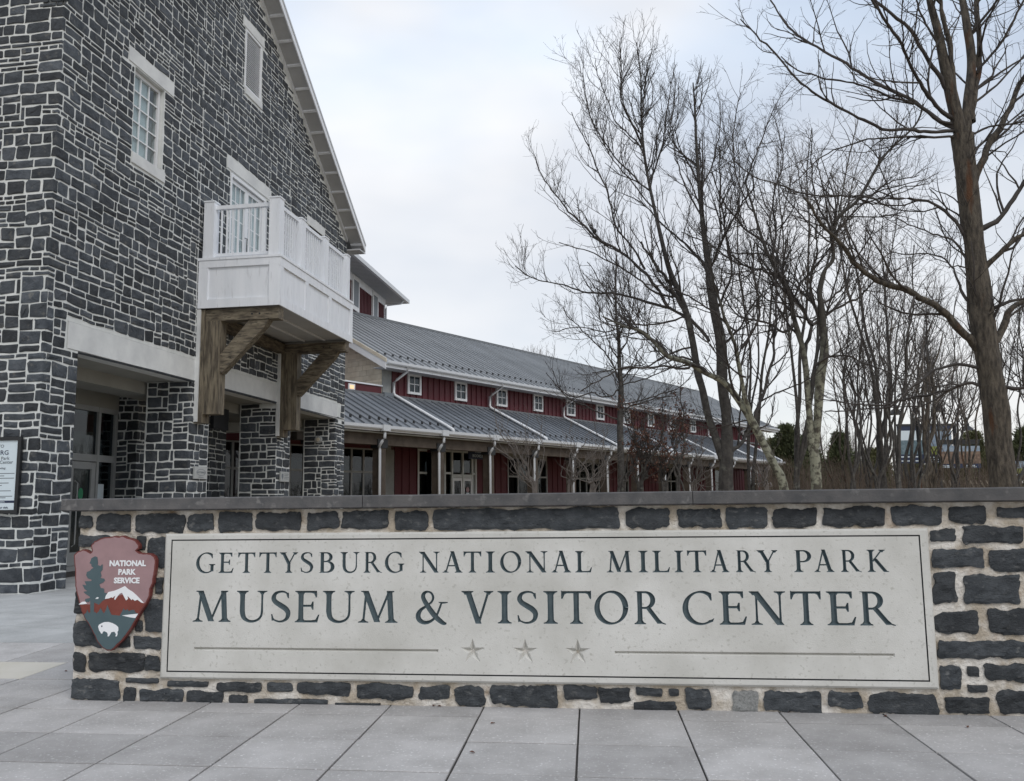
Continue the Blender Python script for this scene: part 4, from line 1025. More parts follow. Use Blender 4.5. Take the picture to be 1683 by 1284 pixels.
boxo('top_board', BP, (s0 - .012, s0 + .029), (.02, of - .03), (Z1 - .2, Z1 - .029), M['white'], balcony)
for s_ in (s0 + .09, 6.52, 8.08, s1 - .09): boxo('trim_stile', BP, (s_ - .095, s_ + .095), (of - .029, of + .010), (Z0 + .201, Z1 - .231), M['white'], balcony)
for o_ in (.14, of - .14): boxo('trim_stile', BP, (s0 - .010, s0 + .029), (o_ - .12, o_ + .11), (Z0 + .201, Z1 - .201), M['white'], balcony)
boxo('soffit_panel', BP, (s0 + .04, s1 - .04), (.05, of - .04), (Z0 + .05, Z0 + .098), M['soffit'], balcony)
for o_ in (.75, 1.35): boxo('soffit_moulding', BP, (s0 + .4, s1 - .4), (o_ - .02, o_ + .02), (Z0 + .02, Z0 + .049), M['white'], balcony)
def post(s_, o_, zt=8.42, w=.25):
    mb = MB(); mb.box(BP, (s_, s_ + w), (o_ - w, o_), (Z1 + .031, zt - .07)); mb.box(BP, (s_ - .015, s_ + w + .015), (o_ - w - .015, o_ + .015), (zt - .069, zt - .035))
    P = [BP(s_ - .01, o_ - w - .01, zt - .034), BP(s_ + w + .01, o_ - w - .01, zt - .034), BP(s_ + w + .01, o_ + .01, zt - .034), BP(s_ - .01, o_ + .01, zt - .034), BP(s_ + w / 2, o_ - w / 2, zt + .01)]
    mb.add(P, [(0, 1, 4), (1, 2, 4), (2, 3, 4), (3, 0, 4)])
    mb.build('newel_post', M['white'], balcony)
post(s0 + .02, .34, 8.5); post(s0 + .02, 1.95, 8.5); post(6.25, 1.95); post(7.8, 1.95); post(9.45, 1.95); post(9.45, .34)
def rail(fr_, a, b):
    boxo('top_rail', fr_, (a, b), (-.045, .045), (8.27, 8.36), M['white'], balcony)
    boxo('bottom_rail', fr_, (a, b), (-.03, .03), (7.14, 7.21), M['white'], balcony)
    n = int(round((b - a) / .135))
    for k in range(1, n):
        x = a + (b - a) * k / n; boxo('baluster', fr_, (x - .018, x + .018), (-.018, .018), (7.21, 8.27), M['white'], balcony)
rail(lambda x, y, z: BP(s0 + .145 + y, x, z), .34, 1.70)
rail(lambda x, y, z: BP(9.575 + y, x, z), .34, 1.70)
for a, b in ((5.22, 6.25), (6.5, 7.8), (8.05, 9.45)): rail(lambda x, y, z: BP(x, 1.825 + y, z), a, b)
# timber brackets
for s_, i in ((5.02, 0), (9.40, 1)):
    w = .30
    br = boxo('timber_bracket', BP, (s_, s_ + w), (.19, .56), (3.47, 5.61), M['wood'], bld)
    boxo('wall_plank', BP, (s_ - .03, s_ + w + .03), (.02, .188), (3.28, 5.88), M['wood'], br)
    boxo('packing_strip', BP, (s_ - .07, s_ - .032), (.0, .1), (3.3, 5.88), M['lintel'], br)
    boxo('cross_beam', BP, (s_ + .01, s_ + w - .01), (.192, 1.95), (5.612, 5.87), M['wood_x'], br)
    mb = MB()
    def f2(x, y, o, s_=s_): return BP(s_ + o, x, y)
    mb.prism(f2, [(.50, 4.48), (.60, 4.40), (1.62, 5.45), (1.72, 5.61), (1.24, 5.61), (.50, 4.78)], .04, w - .04)
    mb.build('brace', M['wood_x'], br)
    for px_ in (1.32, 1.5):
        mb = MB(); mb.tube([BP(s_ - .002, px_, 5.74), BP(s_ + .03, px_, 5.74)], .022, 8); mb.build('peg', M['black'], br)
boxo('wall_beam', BP, (5.33, 9.39), (.02, .2), (5.60, 5.87), M['wood_y'], bld)

# storefront entrance at the back of the arcade
SF = -2.6
sf = MB()
for a, b in ((3.0, 3.1), (4.25, 4.35), (5.28, 5.36), (5.92, 6.02)): sf.box(BP, (a, b), (SF - .08, SF + .06), (0, 3.74))
for c, d in ((3.62, 3.74), (2.46, 2.62), (0.0, .12)): sf.box(BP, (3.1, 5.92), (SF - .078, SF + .055), (c, d))
entry = sf.build('entrance_glazing', M['dframe'], bld)
for a, b in ((3.1, 4.25), (4.35, 5.28), (5.36, 5.92)):
    boxo('pane', BP, (a, b), (SF - .01, SF), (2.62, 3.62), M['glass_dark'], entry)
boxo('pane', BP, (5.36, 5.92), (SF - .01, SF), (.5, 2.46), M['glass_dark'], entry); boxo('pane', BP, (3.1, 4.25), (SF - .01, SF), (.12, 2.46), M['glass_dark'], entry)
boxo('kick_rail', BP, (5.36, 5.92), (SF - .05, SF + .03), (.42, .5), M['dframe'], entry)
mb = MB()
mb.box(BP, (4.36, 4.50), (SF - .04, SF + .04), (.13, 2.44)); mb.box(BP, (5.13, 5.27), (SF - .04, SF + .04), (.13, 2.44)); mb.box(BP, (4.5, 5.13), (SF - .038, SF + .038), (2.28, 2.44)); mb.box(BP, (4.5, 5.13), (SF - .038, SF + .038), (.13, .42))
dr = mb.build('entrance_door', M['dframe'], bld)
boxo('pane', BP, (4.5, 5.13), (SF - .008, SF), (.42, 2.28), M['glass_dark'], dr)
mb = MB(); mb.tube([BP(4.56, SF + .04, .55), BP(4.56, SF + .11, .6), BP(4.56, SF + .11, 1.95), BP(4.56, SF + .04, 2.0)], .016, 6); mb.build('door_handle', M['dframe'], dr)
mb = MB(); mb.prism(bfr, [(4.83 + .085 * cos(a) , 1.72 + .13 * sin(a)) for a in [k * pi / 8 for k in range(16)]], SF + .002, SF + .006); mb.build('green_sticker', M['greensign'], dr)
boxo('sticker_base', BP, (4.76, 4.9), (SF + .002, SF + .005), (1.46, 1.6), M['paper'], dr)
boxo('notice', BP, (5.40, 5.66), (SF + .001, SF + .004), (1.55, 1.95), M['paper'], entry)
boxo('wall_over_entrance', BP, (.5, 6.05), (SF - .1, SF + .05), (3.742, 4.22), M['ceiling'], bld)
boxo('inner_wall', BP, (.5, 3.0), (SF - .1, SF + .02), (-.02, 3.74), M['ceiling'], bld)
boxo('door_mat_slab', BP, (3.0, 5.95), (SF, SF + 1.0), (.0, .012), M['joint'], bld)
boxo('interior_back', BP, (.5, 6.4), (-6.1, -6.0), (0, 4.2), M['dark'], bld)

# small things on and in the arcade
def plaque(s0, s1, z0, z1, label, lines):
    t = empty('plaque', BP((s0 + s1) / 2, .03, z0), label, 'plaque', 'small plaques fixed to the arcade piers')
    mb = MB(); mb.prism(bfr, [(s0, z0), (s1, z0), (s1, z1), (s0, z1)], .018, .05); mb.prism(bfr, [(s0 + .01, z0 + .01), (s1 - .01, z0 + .01), (s1 - .01, z1 - .01), (s0 + .01, z1 - .01)], .05, .055); mb.build('plate', M['stainless'], t)
    return t
pt = plaque(5.02, 5.60, 2.02, 2.30, 'square grey metal plaque with oval lettering on the second pier', 1)
mb = MB()
for k in range(24):
    a, b = 2 * pi * k / 24, 2 * pi * (k + 1) / 24
    mb.prism(bfr, [(5.31 + .2 * cos(a), 2.17 + .075 * sin(a)), (5.31 + .2 * cos(b), 2.17 + .075 * sin(b)), (5.31 + .185 * cos(b), 2.17 + .065 * sin(b)), (5.31 + .185 * cos(a), 2.17 + .065 * sin(a))], .056, .058)
mb.build('oval_ring', M['ink'], pt)
text_mesh('lettering', 'GETTYSBURG', bfr, 5.31, 2.15, .06, .058, M['ink'], pt, 'CENTER', .001, depth=.001, sx=.95)
boxo('text_line', BP, (5.2, 5.42), (.056, .057), (2.055, 2.068), M['ink'], pt)
pt = plaque(9.62, 10.22, 2.06, 2.34, 'grey metal plaque with small dark emblem on the third pier', 2)
mb = MB(); mb.prism(bfr, [(9.68, 2.2), (9.74, 2.11), (9.80, 2.2), (9.79, 2.28), (9.69, 2.28)], .056, .058); mb.build('emblem_mark', M['ink'], pt)
for k in range(4): boxo('text_line', lambda x, y, z: BP(x, y, z), (9.86, 10.16 - .03 * (k % 2)), (.056, .057), (2.27 - k * .045, 2.285 - k * .045), M['ink'], pt)
# round wall light on the side of pier four
t = empty('wall_light', BP(13.86, -.55, 3.5), 'round beige wall light on side of the last pier', 'wall light')
mb = MB(); mb.tube([BP(13.89, -.55, 3.53), BP(13.84, -.55, 3.53), BP(13.80, -.55, 3.53)], [.13, .13, .11], 16); mb.build('lamp_body', M['stainless'], t)
mb = MB(); mb.tube([BP(13.80, -.55, 3.53), BP(13.77, -.55, 3.53)], [.07, .05], 12); mb.build('lamp_lens', M['tan'], t)
# hanging monitor in the second bay
t = empty('hanging_monitor', BP(8.25, -1.0, 3.45), 'black monitor hanging under the arcade ceiling behind timber bracket', 'monitor')
boxo('screen', BP, (7.82, 8.62), (-1.12, -1.02), (3.42, 3.98), M['black'], t); boxo('bracket_arm', BP, (8.17, 8.27), (-1.1, -1.04), (3.98, 4.22), M['black'], t)
# welcome board on the side wall, cropped by the left edge of the picture
def sfr(x, z, o): return BP(-o, -x, z)   # side wall: x runs away from the corner
t = empty('welcome_board', BP(-.02, -.8, 1.3), 'white framed welcome notice board on stone wall at left edge', 'notice board')
X0, X1, Zb0, Zb1 = .245, 1.45, 1.32, 2.60
def sbox(x, o, z): return sfr(x, z, o)
def sb(name, x0, x1, z0, z1, o0, o1, m): return boxo(name, lambda x, o, z: sfr(x, z, o), (x0, x1), (o0, o1), (z0, z1), m, t)
sb('frame', X0, X0 + .06, Zb0, Zb1, .03, .085, M['black']); sb('frame', X1 - .06, X1, Zb0, Zb1, .03, .085, M['black'])
sb('frame', X0 + .06, X1 - .06, Zb0, Zb0 + .06, .03, .085, M['black']); sb('frame', X0 + .06, X1 - .06, Zb1 - .06, Zb1, .03, .085, M['black'])
sb('sheet', X0 + .06, X1 - .06, Zb0 + .06, Zb1 - .06, .03, .06, M['paper'])
sb('navy_band', X0 + .06, X1 - .06, Zb0 + .175, Zb0 + .215, .0605, .062, M['navy'])
xc = (X0 + X1) / 2
def mfr(x, z, o): return sfr(2 * xc - x, z, o)
for txt, z, s_, m in (('WELCOME TO', 2.42, .075, 'ink'), ('GETTYSBURG', 2.30, .108, 'navy'), ('National Military Park', 2.215, .078, 'ink'), ('Museum & Visitor Center', 2.15, .078, 'ink'), ('Please observe the following:', 2.06, .05, 'ink'), ('to inspection.', Zb0 + .185, .034, 'paper'), ('Enjoy your visit.', Zb0 + .085, .048, 'navy')):
    text_mesh("lettering", txt, mfr, xc if z > 1.9 else xc + .25, z, s_, .063, M[m], t, 'CENTER', .0008, depth=.001, sx=1.12)
k = 0
for z in (1.98, 1.94, 1.90, 1.82, 1.78, 1.69, 1.60, 1.575, 1.555):
    r_ = random.Random(int(z * 100)); a = X0 + .09 + r_.uniform(0, .25)
    if z > 1.56: sb('text_line', a, X1 - .1, z, z + .013, .0605, .0615, M['ink'])

# ------------------------------------------------------------------ red wing with porch
wing = empty('red_wing', RP(20, 5, 0), 'long low red building with grey metal roofs and timber porch receding behind trees', 'building')
UL, UR = 2.19, 40.2
# clerestory wall
mb = MB(); mb.box(RP, (2.67, UR), (3.0, 3.25), (3.4, 6.75)); cler = mb.build('upper_wall', M['red'], wing)
wz0, wz1 = 5.57, 6.36
WIN = [3.54 + 2.775 * k for k in range(13) if k not in (10,)]
u = 2.72
while u < UR:
    for z0, z1 in ((5.36, 6.72),):
        hit = [w for w in WIN if w - .07 < u < w + .82]
        if hit: segs = ((5.36, wz0 - .03),)
        else: segs = ((z0, z1),)
        for a, b in segs: boxo('batten', RP, (u, u + .045), (2.965, 2.998), (a, b), M['red'], wing)
    u += .335
for w in WIN:
    mb = MB(); t_ = .09
    mb.box(RP, (w, w + t_), (2.93, 3.02), (wz0, wz1)); mb.box(RP, (w + .75 - t_, w + .75), (2.93, 3.02), (wz0, wz1)); mb.box(RP, (w + t_, w + .75 - t_), (2.93, 3.02), (wz1 - t_, wz1)); mb.box(RP, (w + t_, w + .75 - t_), (2.91, 3.02), (wz0, wz0 + t_))
    o = mb.build('window', M['white2'], wing)
    boxo('backing', RP, (w + t_, w + .75 - t_), (2.985, 2.998), (wz0 + t_, wz1 - t_), M['dframe'] , o)
    for i in range(2):
        for j in range(2):
            a = w + t_ + .02 + i * .29; c = wz0 + t_ + .02 + j * .30
            boxo('pane', RP, (a, a + .255), (2.965, 2.970), (c, c + .27), M['glass_dark'], o)
            boxo('shade', RP, (a, a + .255), (2.975, 2.978), (c, c + .27), M['ink'], o)
    boxo('glazing_bar', RP, (w + .36, w + .39), (2.945, 2.962), (wz0 + t_, wz1 - t_), M['white2'], o); boxo('glazing_bar', RP, (w + t_, w + .66), (2.946, 2.961), (5.95, 5.98), M['white2'], o)
# roofs: one panel with its standing seam per object
def roof_panel(name, v0, z0, v1, z1, w, m):
    L_ = sqrt((v1 - v0) ** 2 + (z1 - z0) ** 2); nv, nz_ = -(z1 - z0) / L_, (v1 - v0) / L_   # outward normal in (v,z)
    mb = MB()
    def f(u_, t, h): 
        v = v0 + (v1 - v0) * t + nv * h; z = z0 + (z1 - z0) * t + nz_ * h
        return RP(u_, v, z) - R0
    V = [f(u_, t, h) for t in (0, 1) for (u_, h) in ((0.0, 0), (0.0, .05), (.022, .05), (.022, 0.0), (w * .5, .002), (w, 0))]
    mb.add(V, [(i, i + 1, i + 7, i + 6) for i in range(5)] + [(0, 1, 2, 3)])
    return mb.mesh(name, m)
def place_panels(me, u0, u1, w, parent):
    u_ = u0
    while u_ < u1:
        link('roof_panel', me, parent, Matrix.Translation(Vector(R0 + RU * u_ * RS))); u_ += w
EV, EZ, RV, RZ = 2.35, 6.58, 8.45, 9.86
UP0, UP1 = 1.72, 42.4
pm = roof_panel('roof_panel', EV, EZ, RV, RZ, .405, M['roof']); place_panels(pm, UP0 + .02, UP1 - .4, .405, wing)
mb = MB()
def rzz(v): return EZ + (v - EV) * (RZ - EZ) / (RV - EV)
mb.prism(lambda x, y, o: RP(o, x, y), [(EV, EZ - .1), (RV, RZ - .1), (RV, RZ - .01), (EV, EZ - .01)], UP0, UP1); mb.prism(lambda x, y, o: RP(o, x, y), [(RV, RZ - .1), (15, 6.4), (15, 6.5), (RV, RZ - .01)], UP0, UP1)
mb.build('roof_deck', M['roof'], wing)
boxo('ridge_cap', RP, (UP0, UP1), (RV - .12, RV + .12), (RZ - .05, RZ + .055), M['seam'], wing)
# rake board, flashing, eave gutter
mb = MB(); mb.prism(lambda x, y, o: RP(o, x, y), [(EV - .05, EZ - .34), (RV, RZ - .34), (RV, RZ - .08), (EV - .05, EZ - .08)], UP0 - .03, UP0 + .0); mb.build('rake_board', M['white2'], wing)
mb = MB(); mb.prism(lambda x, y, o: RP(o, x, y), [(EV - .07, EZ - .08), (RV, RZ - .08), (RV, RZ + .06), (EV - .07, EZ + .06)], UP0 - .045, UP0 + .015); mb.build('rake_flashing', M['tan'], wing)
def gutter(name, u0, u1, v, z, parent=wing):
    mb = MB()
    prof = [(v, z), (v, z - .09), (v + .03, z - .13), (v + .12, z - .13), (v + .12, z), (v + .105, z), (v + .105, z - .115), (v + .035, z - .115), (v + .015, z - .085), (v + .015, z)]
    mb.prism(lambda x, y, o: RP(o, x, y), prof, u0, u1); return mb.build(name, M['gutter'], parent)
gutter('upper_gutter', UP0 + .02, UP1 - .2, EV - .14, EZ - .02)
boxo('eave_fascia', RP, (UP0 + .01, UP1 - .2), (EV - .018, EV + .02), (EZ - .26, EZ - .02), M['white'], wing)
boxo('eave_soffit', RP, (UP0 + .02, UP1 - .2), (EV + .021, 2.999), (EZ - .24, EZ - .22), M['soffit'], wing)
# gable end of tan block, built block by block
gmb = MB(); gmb.prism(lambda x, y, o: RP(o, x, y), [(3.0, 3.3), (13.9, 3.3), (13.9, 6.9), (RV, RZ - .3), (3.0, rzz(3.0) - .3)], UL + .012, UL + .3)
gable = gmb.build('gable_wall', M['tanm'], wing)
r_ = random.Random(2)
j = 0; z = 5.5
while z < 8.3:
    hgt = .10 if j % 5 == 2 else .20; v = 3.0 + (0.2 if j % 2 else 0) - .4
    while v < 5.8:
        a, b = max(v, 3.0) + .004, v + .396; zt = z + hgt - .008
        if b > a + .05 and rzz(a) - .34 > zt:
            mb = MB(); mb.tone = r_.random(); mb.box(RP, (UL, UL + .02), (a, b), (z, zt)); mb.build('block', M['tan'], gable)
        elif b > a + .05 and rzz(a) - .3 > z:
            zc = rzz(a) - .33; zd = rzz(b) - .33
            mb = MB(); mb.tone = r_.random(); mb.prism(lambda x, y, o: RP(o, x, y), [(a, z), (b, z), (b, min(zt, zd)), (a, min(zt, zc))], UL, UL + .02); mb.build('block', M['tan'], gable)
        v += .4
    z += hgt; j += 1
boxo('corner_pier', RP, (UL + .02, 2.669), (2.96, 3.3), (3.4, 6.42), M['greyblock'], wing)
boxo('low_parapet', RP, (-11, 2.14), (2.95, 3.2), (3.4, 5.70), M['red'], wing)
boxo('parapet_cap', RP, (-11, 2.16), (2.90, 3.25), (5.70, 5.75), M['white'], wing)
t_ = boxo('small_window', RP, (.49, .80), (2.91, 2.948), (5.42, 5.65), M['white2'], wing); boxo('lit_pane', RP, (.55, .74), (2.900, 2.909), (5.47, 5.60), M['lit'], t_)
mb = MB(); mb.box(RP, (-11, 2.0), (3.2, 14), (5.3, 5.5)); mb.build('flat_roof', M['roof'], wing)
# porch roof
PSTART = float((BP(LB + .03, 0, 0) - RP(0, 0, 0)) @ BD) / RS / float(RU @ BD)
PZ, JZ, PU0, PU1 = 3.92, 5.40, PSTART, 36.4
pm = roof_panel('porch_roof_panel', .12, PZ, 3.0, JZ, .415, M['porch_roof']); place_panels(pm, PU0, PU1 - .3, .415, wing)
mb = MB(); mb.prism(lambda x, y, o: RP(o, x, y), [(.12, PZ - .09), (3.0, JZ - .09), (3.0, JZ - .01), (.12, PZ - .01)], PU0, PU1); mb.build('porch_deck', M['roof'], wing)
boxo('junction_flashing', RP, (2.68, UR), (2.90, 2.962), (JZ - .06, JZ + .04), M['seam'], wing); boxo('junction_flashing', RP, (-11, 2.17), (2.86, 2.948), (JZ - .08, JZ + .03), M['seam'], wing)
boxo('pier_flashing', RP, (UL, 2.70), (2.84, 2.958), (JZ - .12, JZ + .09), M['ink'], wing)
boxo('porch_fascia', RP, (PU0, PU1), (.06, .119), (PZ - .2, PZ - .01), M['white'], wing)
boxo('porch_soffit', RP, (PU0, PU1), (.14, 2.99), (PZ - .26, PZ - .22), M['ceiling'], wing)
hop = [-.62 + 2.86 * k for k in range(14)]
prev = PU0
for k, h in enumerate(hop[:13]):
    gutter('porch_gutter', prev, h - .16, -.06, PZ - .02); prev = h + .16
    mb = MB(); mb.box(RP, (h - .16, h + .16), (-.10, .10), (PZ - .20, PZ + .0)); mb.build('leader_box', M['gutter'], wing)
gutter('porch_gutter', prev, PU1, -.06, PZ - .02)
POSTS = [-.44 + 2.85 * k for k in range(-1, 14)]
boxo('porch_beam', RP, (PU0, PU1 - .2), (.30, .56), (3.30, 3.66), M['woodp'], wing)
for p in POSTS:
    if p > 36.3: continue
    boxo('porch_post', RP, (p - .15, p + .15), (.28, .58), (-.1, 3.299), M['woodp'], wing)
    boxo('post_bracket', RP, (p - .22, p + .22), (.26, .60), (3.20, 3.48), M['black'], wing)
for h in hop[:13]:
    mb = MB(); mb.tube([RP(h, 0, PZ - .2), RP(h, .0, PZ - .42), RP(h - .05, .05, PZ - .5), RP(h - .05 - .0, .20, PZ - .68), RP(h, .22, PZ - .78), RP(h, .22, 0)], .055, 8); mb.build('downspout', M['gutter'], wing, smooth=True)
for h in (2.76, 8.56, 14.3, 19.95, 25.3, 31.0, 36.0):
    mb = MB(); q = .07
    mb.tube([RP(h + .05, EV - .08, EZ - .13), RP(h + .05, EV - .08, EZ - .3), RP(h - .02, 2.75, EZ - .58), RP(h - .06, 2.86, EZ - .68), RP(h - .06, 2.87, JZ + .12), RP(h - .05, 2.8, JZ + .02), RP(h, .3, PZ + .09 + .12), RP(h, .02, PZ + .06), RP(h, -.0, PZ - .05)], .06, 8); mb.build('roof_downspout', M['white2'], wing, smooth=True)
# snow guards (far too small to pick apart singly)
mb = MB(); u = PU0
while u < PU1 - .3: 
    mb.box(RP, (u + .19, u + .26), (.52, .56), (PZ + .21, PZ + .31)); u += .415
u = UP0
while u < UP1 - .4:
    mb.box(RP, (u + .02, u + .1), (EV + .45, EV + .49), (rzz(EV + .45) + .02, rzz(EV + .45) + .12)); u += .405
mb.build('snow_guards', M['black'], wing, kind='stuff')
# ground-floor front (v = 3)
def gf_wall(u0, u1, m, name='wall_panel', z0=-.1, z1=3.45, v=3.0, step=.42):
    o = boxo(name, RP, (u0, u1), (v, v + .2), (z0, z1), m, wing)
    if m is M['red']:
        n = max(1, int(round((u1 - u0) / step)))
        for k in range(n + 1): 
            x = u0 + (u1 - u0) * k / n; boxo('batten', RP, (x - .02, x + .02), (v - .03, v - .001), (z0, z1), M['red'], o)
    return o
def gf_window(u0, u1, nc, zt=3.42, zb=.0, zm=2.52, v=3.0, wide=None):
    m = M['dframe']; mb = MB(); f = .07
    xs = [u0 + (u1 - u0) * k / nc for k in range(nc + 1)]
    for k, x in enumerate(xs): mb.box(RP, (x - f / 2, x + f / 2), (v - .02, v + .08), (zb, zt))
    for z in (zb, zm, zt - .07): 
        for a, b in zip(xs, xs[1:]): mb.box(RP, (a + f / 2, b - f / 2), (v - .015, v + .075), (z, z + .07))
    o = mb.build('window', m, wing)
    for a, b in zip(xs, xs[1:]):
        boxo('pane', RP, (a + f / 2, b - f / 2), (v + .02, v + .026), (zb + .07, zm), M['glass_dark'], o)
        boxo('pane', RP, (a + f / 2, b - f / 2), (v + .02, v + .026), (zm + .07, zt - .07), M['glass_dark'], o)
    boxo('header', RP, (u0 - f / 2, u1 + f / 2), (v - .01, v + .2), (zt, 3.9), M['ceiling'], wing)
    return o
gf_window(-5.2, -3.6, 3); gf_wall(-3.56, -2.6, M['greyblock'], 'block_panel', z1=3.9); gf_window(-2.55, -.75, 3); gf_wall(-.71, .14, M['greyblock'], 'block_panel', z1=3.9)
gf_window(.18, 1.9, 3)
gf_window(-8.6, -6.3, 4); gf_wall(-6.26, -5.24, M['greyblock'], 'block_panel', z1=3.9); gf_wall(-14, -8.64, M['greyblock'], 'block_panel', z1=3.9)
gf_wall(1.94, 2.90, M['greyblock'], 'block_panel', z1=3.9); gf_wall(2.91, 4.10, M['red'], z1=3.9)
boxo('header', RP, (4.1, 7.3), (2.6, 3.1), (3.5, 3.9), M['ceiling'], wing)
mb = MB(); 
for a in (4.12, 4.66, 4.78, 5.28, 5.72, 6.38, 6.98, 7.2): mb.box(RP, (a, a + .08), (2.62 if a > 4.5 else 2.95, 2.74 if a > 4.5 else 3.05), (0, 3.5))
for z in (.0, 2.55, 3.42): 
    mb.box(RP, (4.2, 4.66), (2.97, 3.03), (z, z + .08)); mb.box(RP, (4.86, 5.28), (2.64, 2.72), (z, z + .08)); mb.box(RP, (5.36, 5.72), (2.64, 2.72), (z, z + .08)); mb.box(RP, (7.06, 7.2), (2.64, 2.72), (z, z + .08))
mb.box(RP, (5.8, 7.06), (2.64, 2.72), (2.42, 2.56)); mb.box(RP, (5.8, 7.06), (2.64, 2.72), (3.42, 3.5))
vest = mb.build('shopfront', M['frame'], wing)
for a, b, v in ((4.2, 4.66, 3.0), (4.86, 5.28, 2.68), (5.36, 5.72, 2.68), (5.8, 6.38, 2.68), (6.46, 7.06, 2.68)):
    boxo('pane', RP, (a, b), (v, v + .006), (2.63 if v < 3 and a > 5.7 else .08, 3.42), M['glass_dark'], vest)
for a, b in ((5.8, 6.4), (6.44, 7.02)):
    mb = MB(); mb.box(RP, (a, a + .09), (2.64, 2.71), (.02, 2.41)); mb.box(RP, (b - .09, b), (2.64, 2.71), (.02, 2.41)); mb.box(RP, (a + .09, b - .09), (2.64, 2.71), (2.30, 2.41)); mb.box(RP, (a + .09, b - .09), (2.64, 2.71), (.02, .3))
    d_ = mb.build('shop_door', M['white2'], wing); boxo('pane', RP, (a + .09, b - .09), (2.67, 2.676), (.3, 2.3), M['glass_dark'], d_)
    mb = MB(); mb.tube([RP(a + .06, 2.6, 1.0), RP(a + .06, 2.6, 1.9)], .015, 6); mb.build('handle', M['black'], d_)
mb = MB(); mb.prism(lambda x, y, o: RP(x, o, y), [(6.7 + .10 * cos(k * pi / 6), 1.95 + .11 * sin(k * pi / 6)) for k in range(12)], 2.625, 2.635); mb.build('red_sticker', M['pink'], vest)
boxo('sticker_card', RP, (6.6, 6.8), (2.625, 2.634), (1.70, 1.83), M['paper'], vest); boxo('blue_poster', RP, (4.9, 5.22), (2.70, 2.71), (1.7, 2.5), M['navy'], vest); boxo('notice', RP, (4.92, 5.1), (2.62, 2.628), (1.88, 2.0), M['paper'], vest)
gf_wall(7.3, 9.84, M['red'], z1=3.9)
pat = [(9.9, 12.9, 'w', 4), (12.95, 15.1, 'r', 0), (15.15, 18.2, 'w', 5), (18.25, 19.4, 'r', 0), (19.45, 20.6, 'w', 2), (20.65, 24.2, 'r', 0), (24.25, 26.4, 'w', 3), (26.45, 31.9, 'r', 0), (31.95, 32.9, 'w', 1), (32.95, 38.2, 'r', 0), (38.25, 39.4, 'w', 1), (39.45, 40.2, 'r', 0)]
for a, b, k, n in pat:
    if k == 'w': gf_window(a, b, n, zt=3.4)
    else: gf_wall(a, b, M['red'], z1=3.9)
boxo('end_wall', RP, (UR - .2, UR), (3.2, 13.9), (-.1, 7), M['red'], wing)
boxo('interior_back', RP, (-11, UR - .3), (7.5, 7.6), (-.1, 5.2), M['dark'], wing)
boxo('interior_ceiling', RP, (-11, UR - .3), (3.22, 7.45), (3.95, 4.0), M['ceiling'], wing)
boxo('interior_floor', RP, (-11, UR - .3), (3.22, 7.45), (-.02, .0), M['greyblock'], wing)
for k, (a, b) in enumerate(((.26, .68), (.83, 1.22), (1.4, 1.8), (-4.9, -4.3), (-2.2, -1.6), (-1.5, -.9))):
    boxo('hanging_panel', RP, (a, b), (3.5, 3.52), (2.62, 3.0), M['paper'], wing)
    for j in range(3): boxo('carton', RP, (a + .01 * j, b - .02 * j), (3.5, 3.9), (1.3 + j * .3, 1.58 + j * .3), M['box'], wing)
# hanging shop sign
t = empty('shop_sign', RP(6.1, 1.4, 3.0), 'dark blue hanging sign reading museum bookstore under the porch', 'sign')
boxo('board', RP, (5.55, 6.95), (1.60, 1.66), (3.12, 3.58), M['navy'], t)
for x in (5.62, 6.88): boxo('hanger', RP, (x - .02, x + .02), (1.615, 1.645), (3.58, 3.68), M['black'], t)
rfr = lambda x, z, o: RP(x, 1.598 - o, z)
text_mesh('lettering', 'MUSEUM', rfr, 6.25, 3.37, .16, 0, M['paper'], t, 'CENTER', .001, sx=1.05)
text_mesh('lettering', 'BOOKSTORE', rfr, 6.25, 3.19, .16, 0, M['paper'], t, 'CENTER', .001, sx=1.05)

# ------------------------------------------------------------------ hipped block behind
TA_ = radians(8); TD = np.array([sin(TA_), cos(TA_), 0]); TNn = np.array([cos(TA_), -sin(TA_), 0]); T0 = np.array([-7.80, 52.08, -0.336])
def TP(s, o, z): return T0 + (TD * s + TNn * o + np.array([0, 0, z])) * 1.24
tw = empty('hipped_block', TP(-5, -5, 0), 'tall red upper block with grey hipped roof behind the stone gable', 'building')
boxo('wall', TP, (-14, 0), (-12, 0), (0, 11.46), M['red'], tw)
s = -13.9
while s < -.1:
    if not any(a - .12 < s < b + .08 for a, b in ((-5.15, -4.15), (-2.2, -1.25))): boxo('batten', TP, (s, s + .045), (.002, .03), (8, 11.3), M['red'], tw)
    s += .21
boxo('frieze_board', TP, (-14, .02), (.002, .05), (11.15, 11.5), M['white'], tw)
boxo('corner_board', TP, (-.14, .03), (.002, .05), (6, 11.15), M['white'], tw); boxo('corner_board', TP, (.003, .05), (-.14, -.002), (6, 11.15), M['white'], tw)
for a, b in ((-5.1, -4.18), (-2.15, -1.3)):
    o = boxo('window', TP, (a, b), (.004, .09), (9.9, 11.46), M['white2'], tw); boxo('pane', TP, (a + .14, b - .14), (.092, .1), (10.1, 11.25), M['ink'], o)
    if a > -3: boxo('lower_pane', TP, (a, b), (.004, .088), (8.2, 9.898), M['white2'], tw)
OV = .9
mb = MB(); mb.box(TP, (-14, OV), (-12, OV), (11.501, 11.53)); mb.build('soffit', M['soffit'], tw)
for k in range(70): boxo('soffit_groove', TP, (-14 + k * .21, -13.985 + k * .21), (.06, OV - .05), (11.494, 11.4995), M['ink'], tw) if k * .21 < 14.9 else None
mb = MB(); mb.box(TP, (-14, OV + .1), (OV, OV + .12), (11.48, 11.66)); mb.box(TP, (OV, OV + .12), (-12, OV), (11.48, 11.66)); mb.build('gutter', M['gutter'], tw)
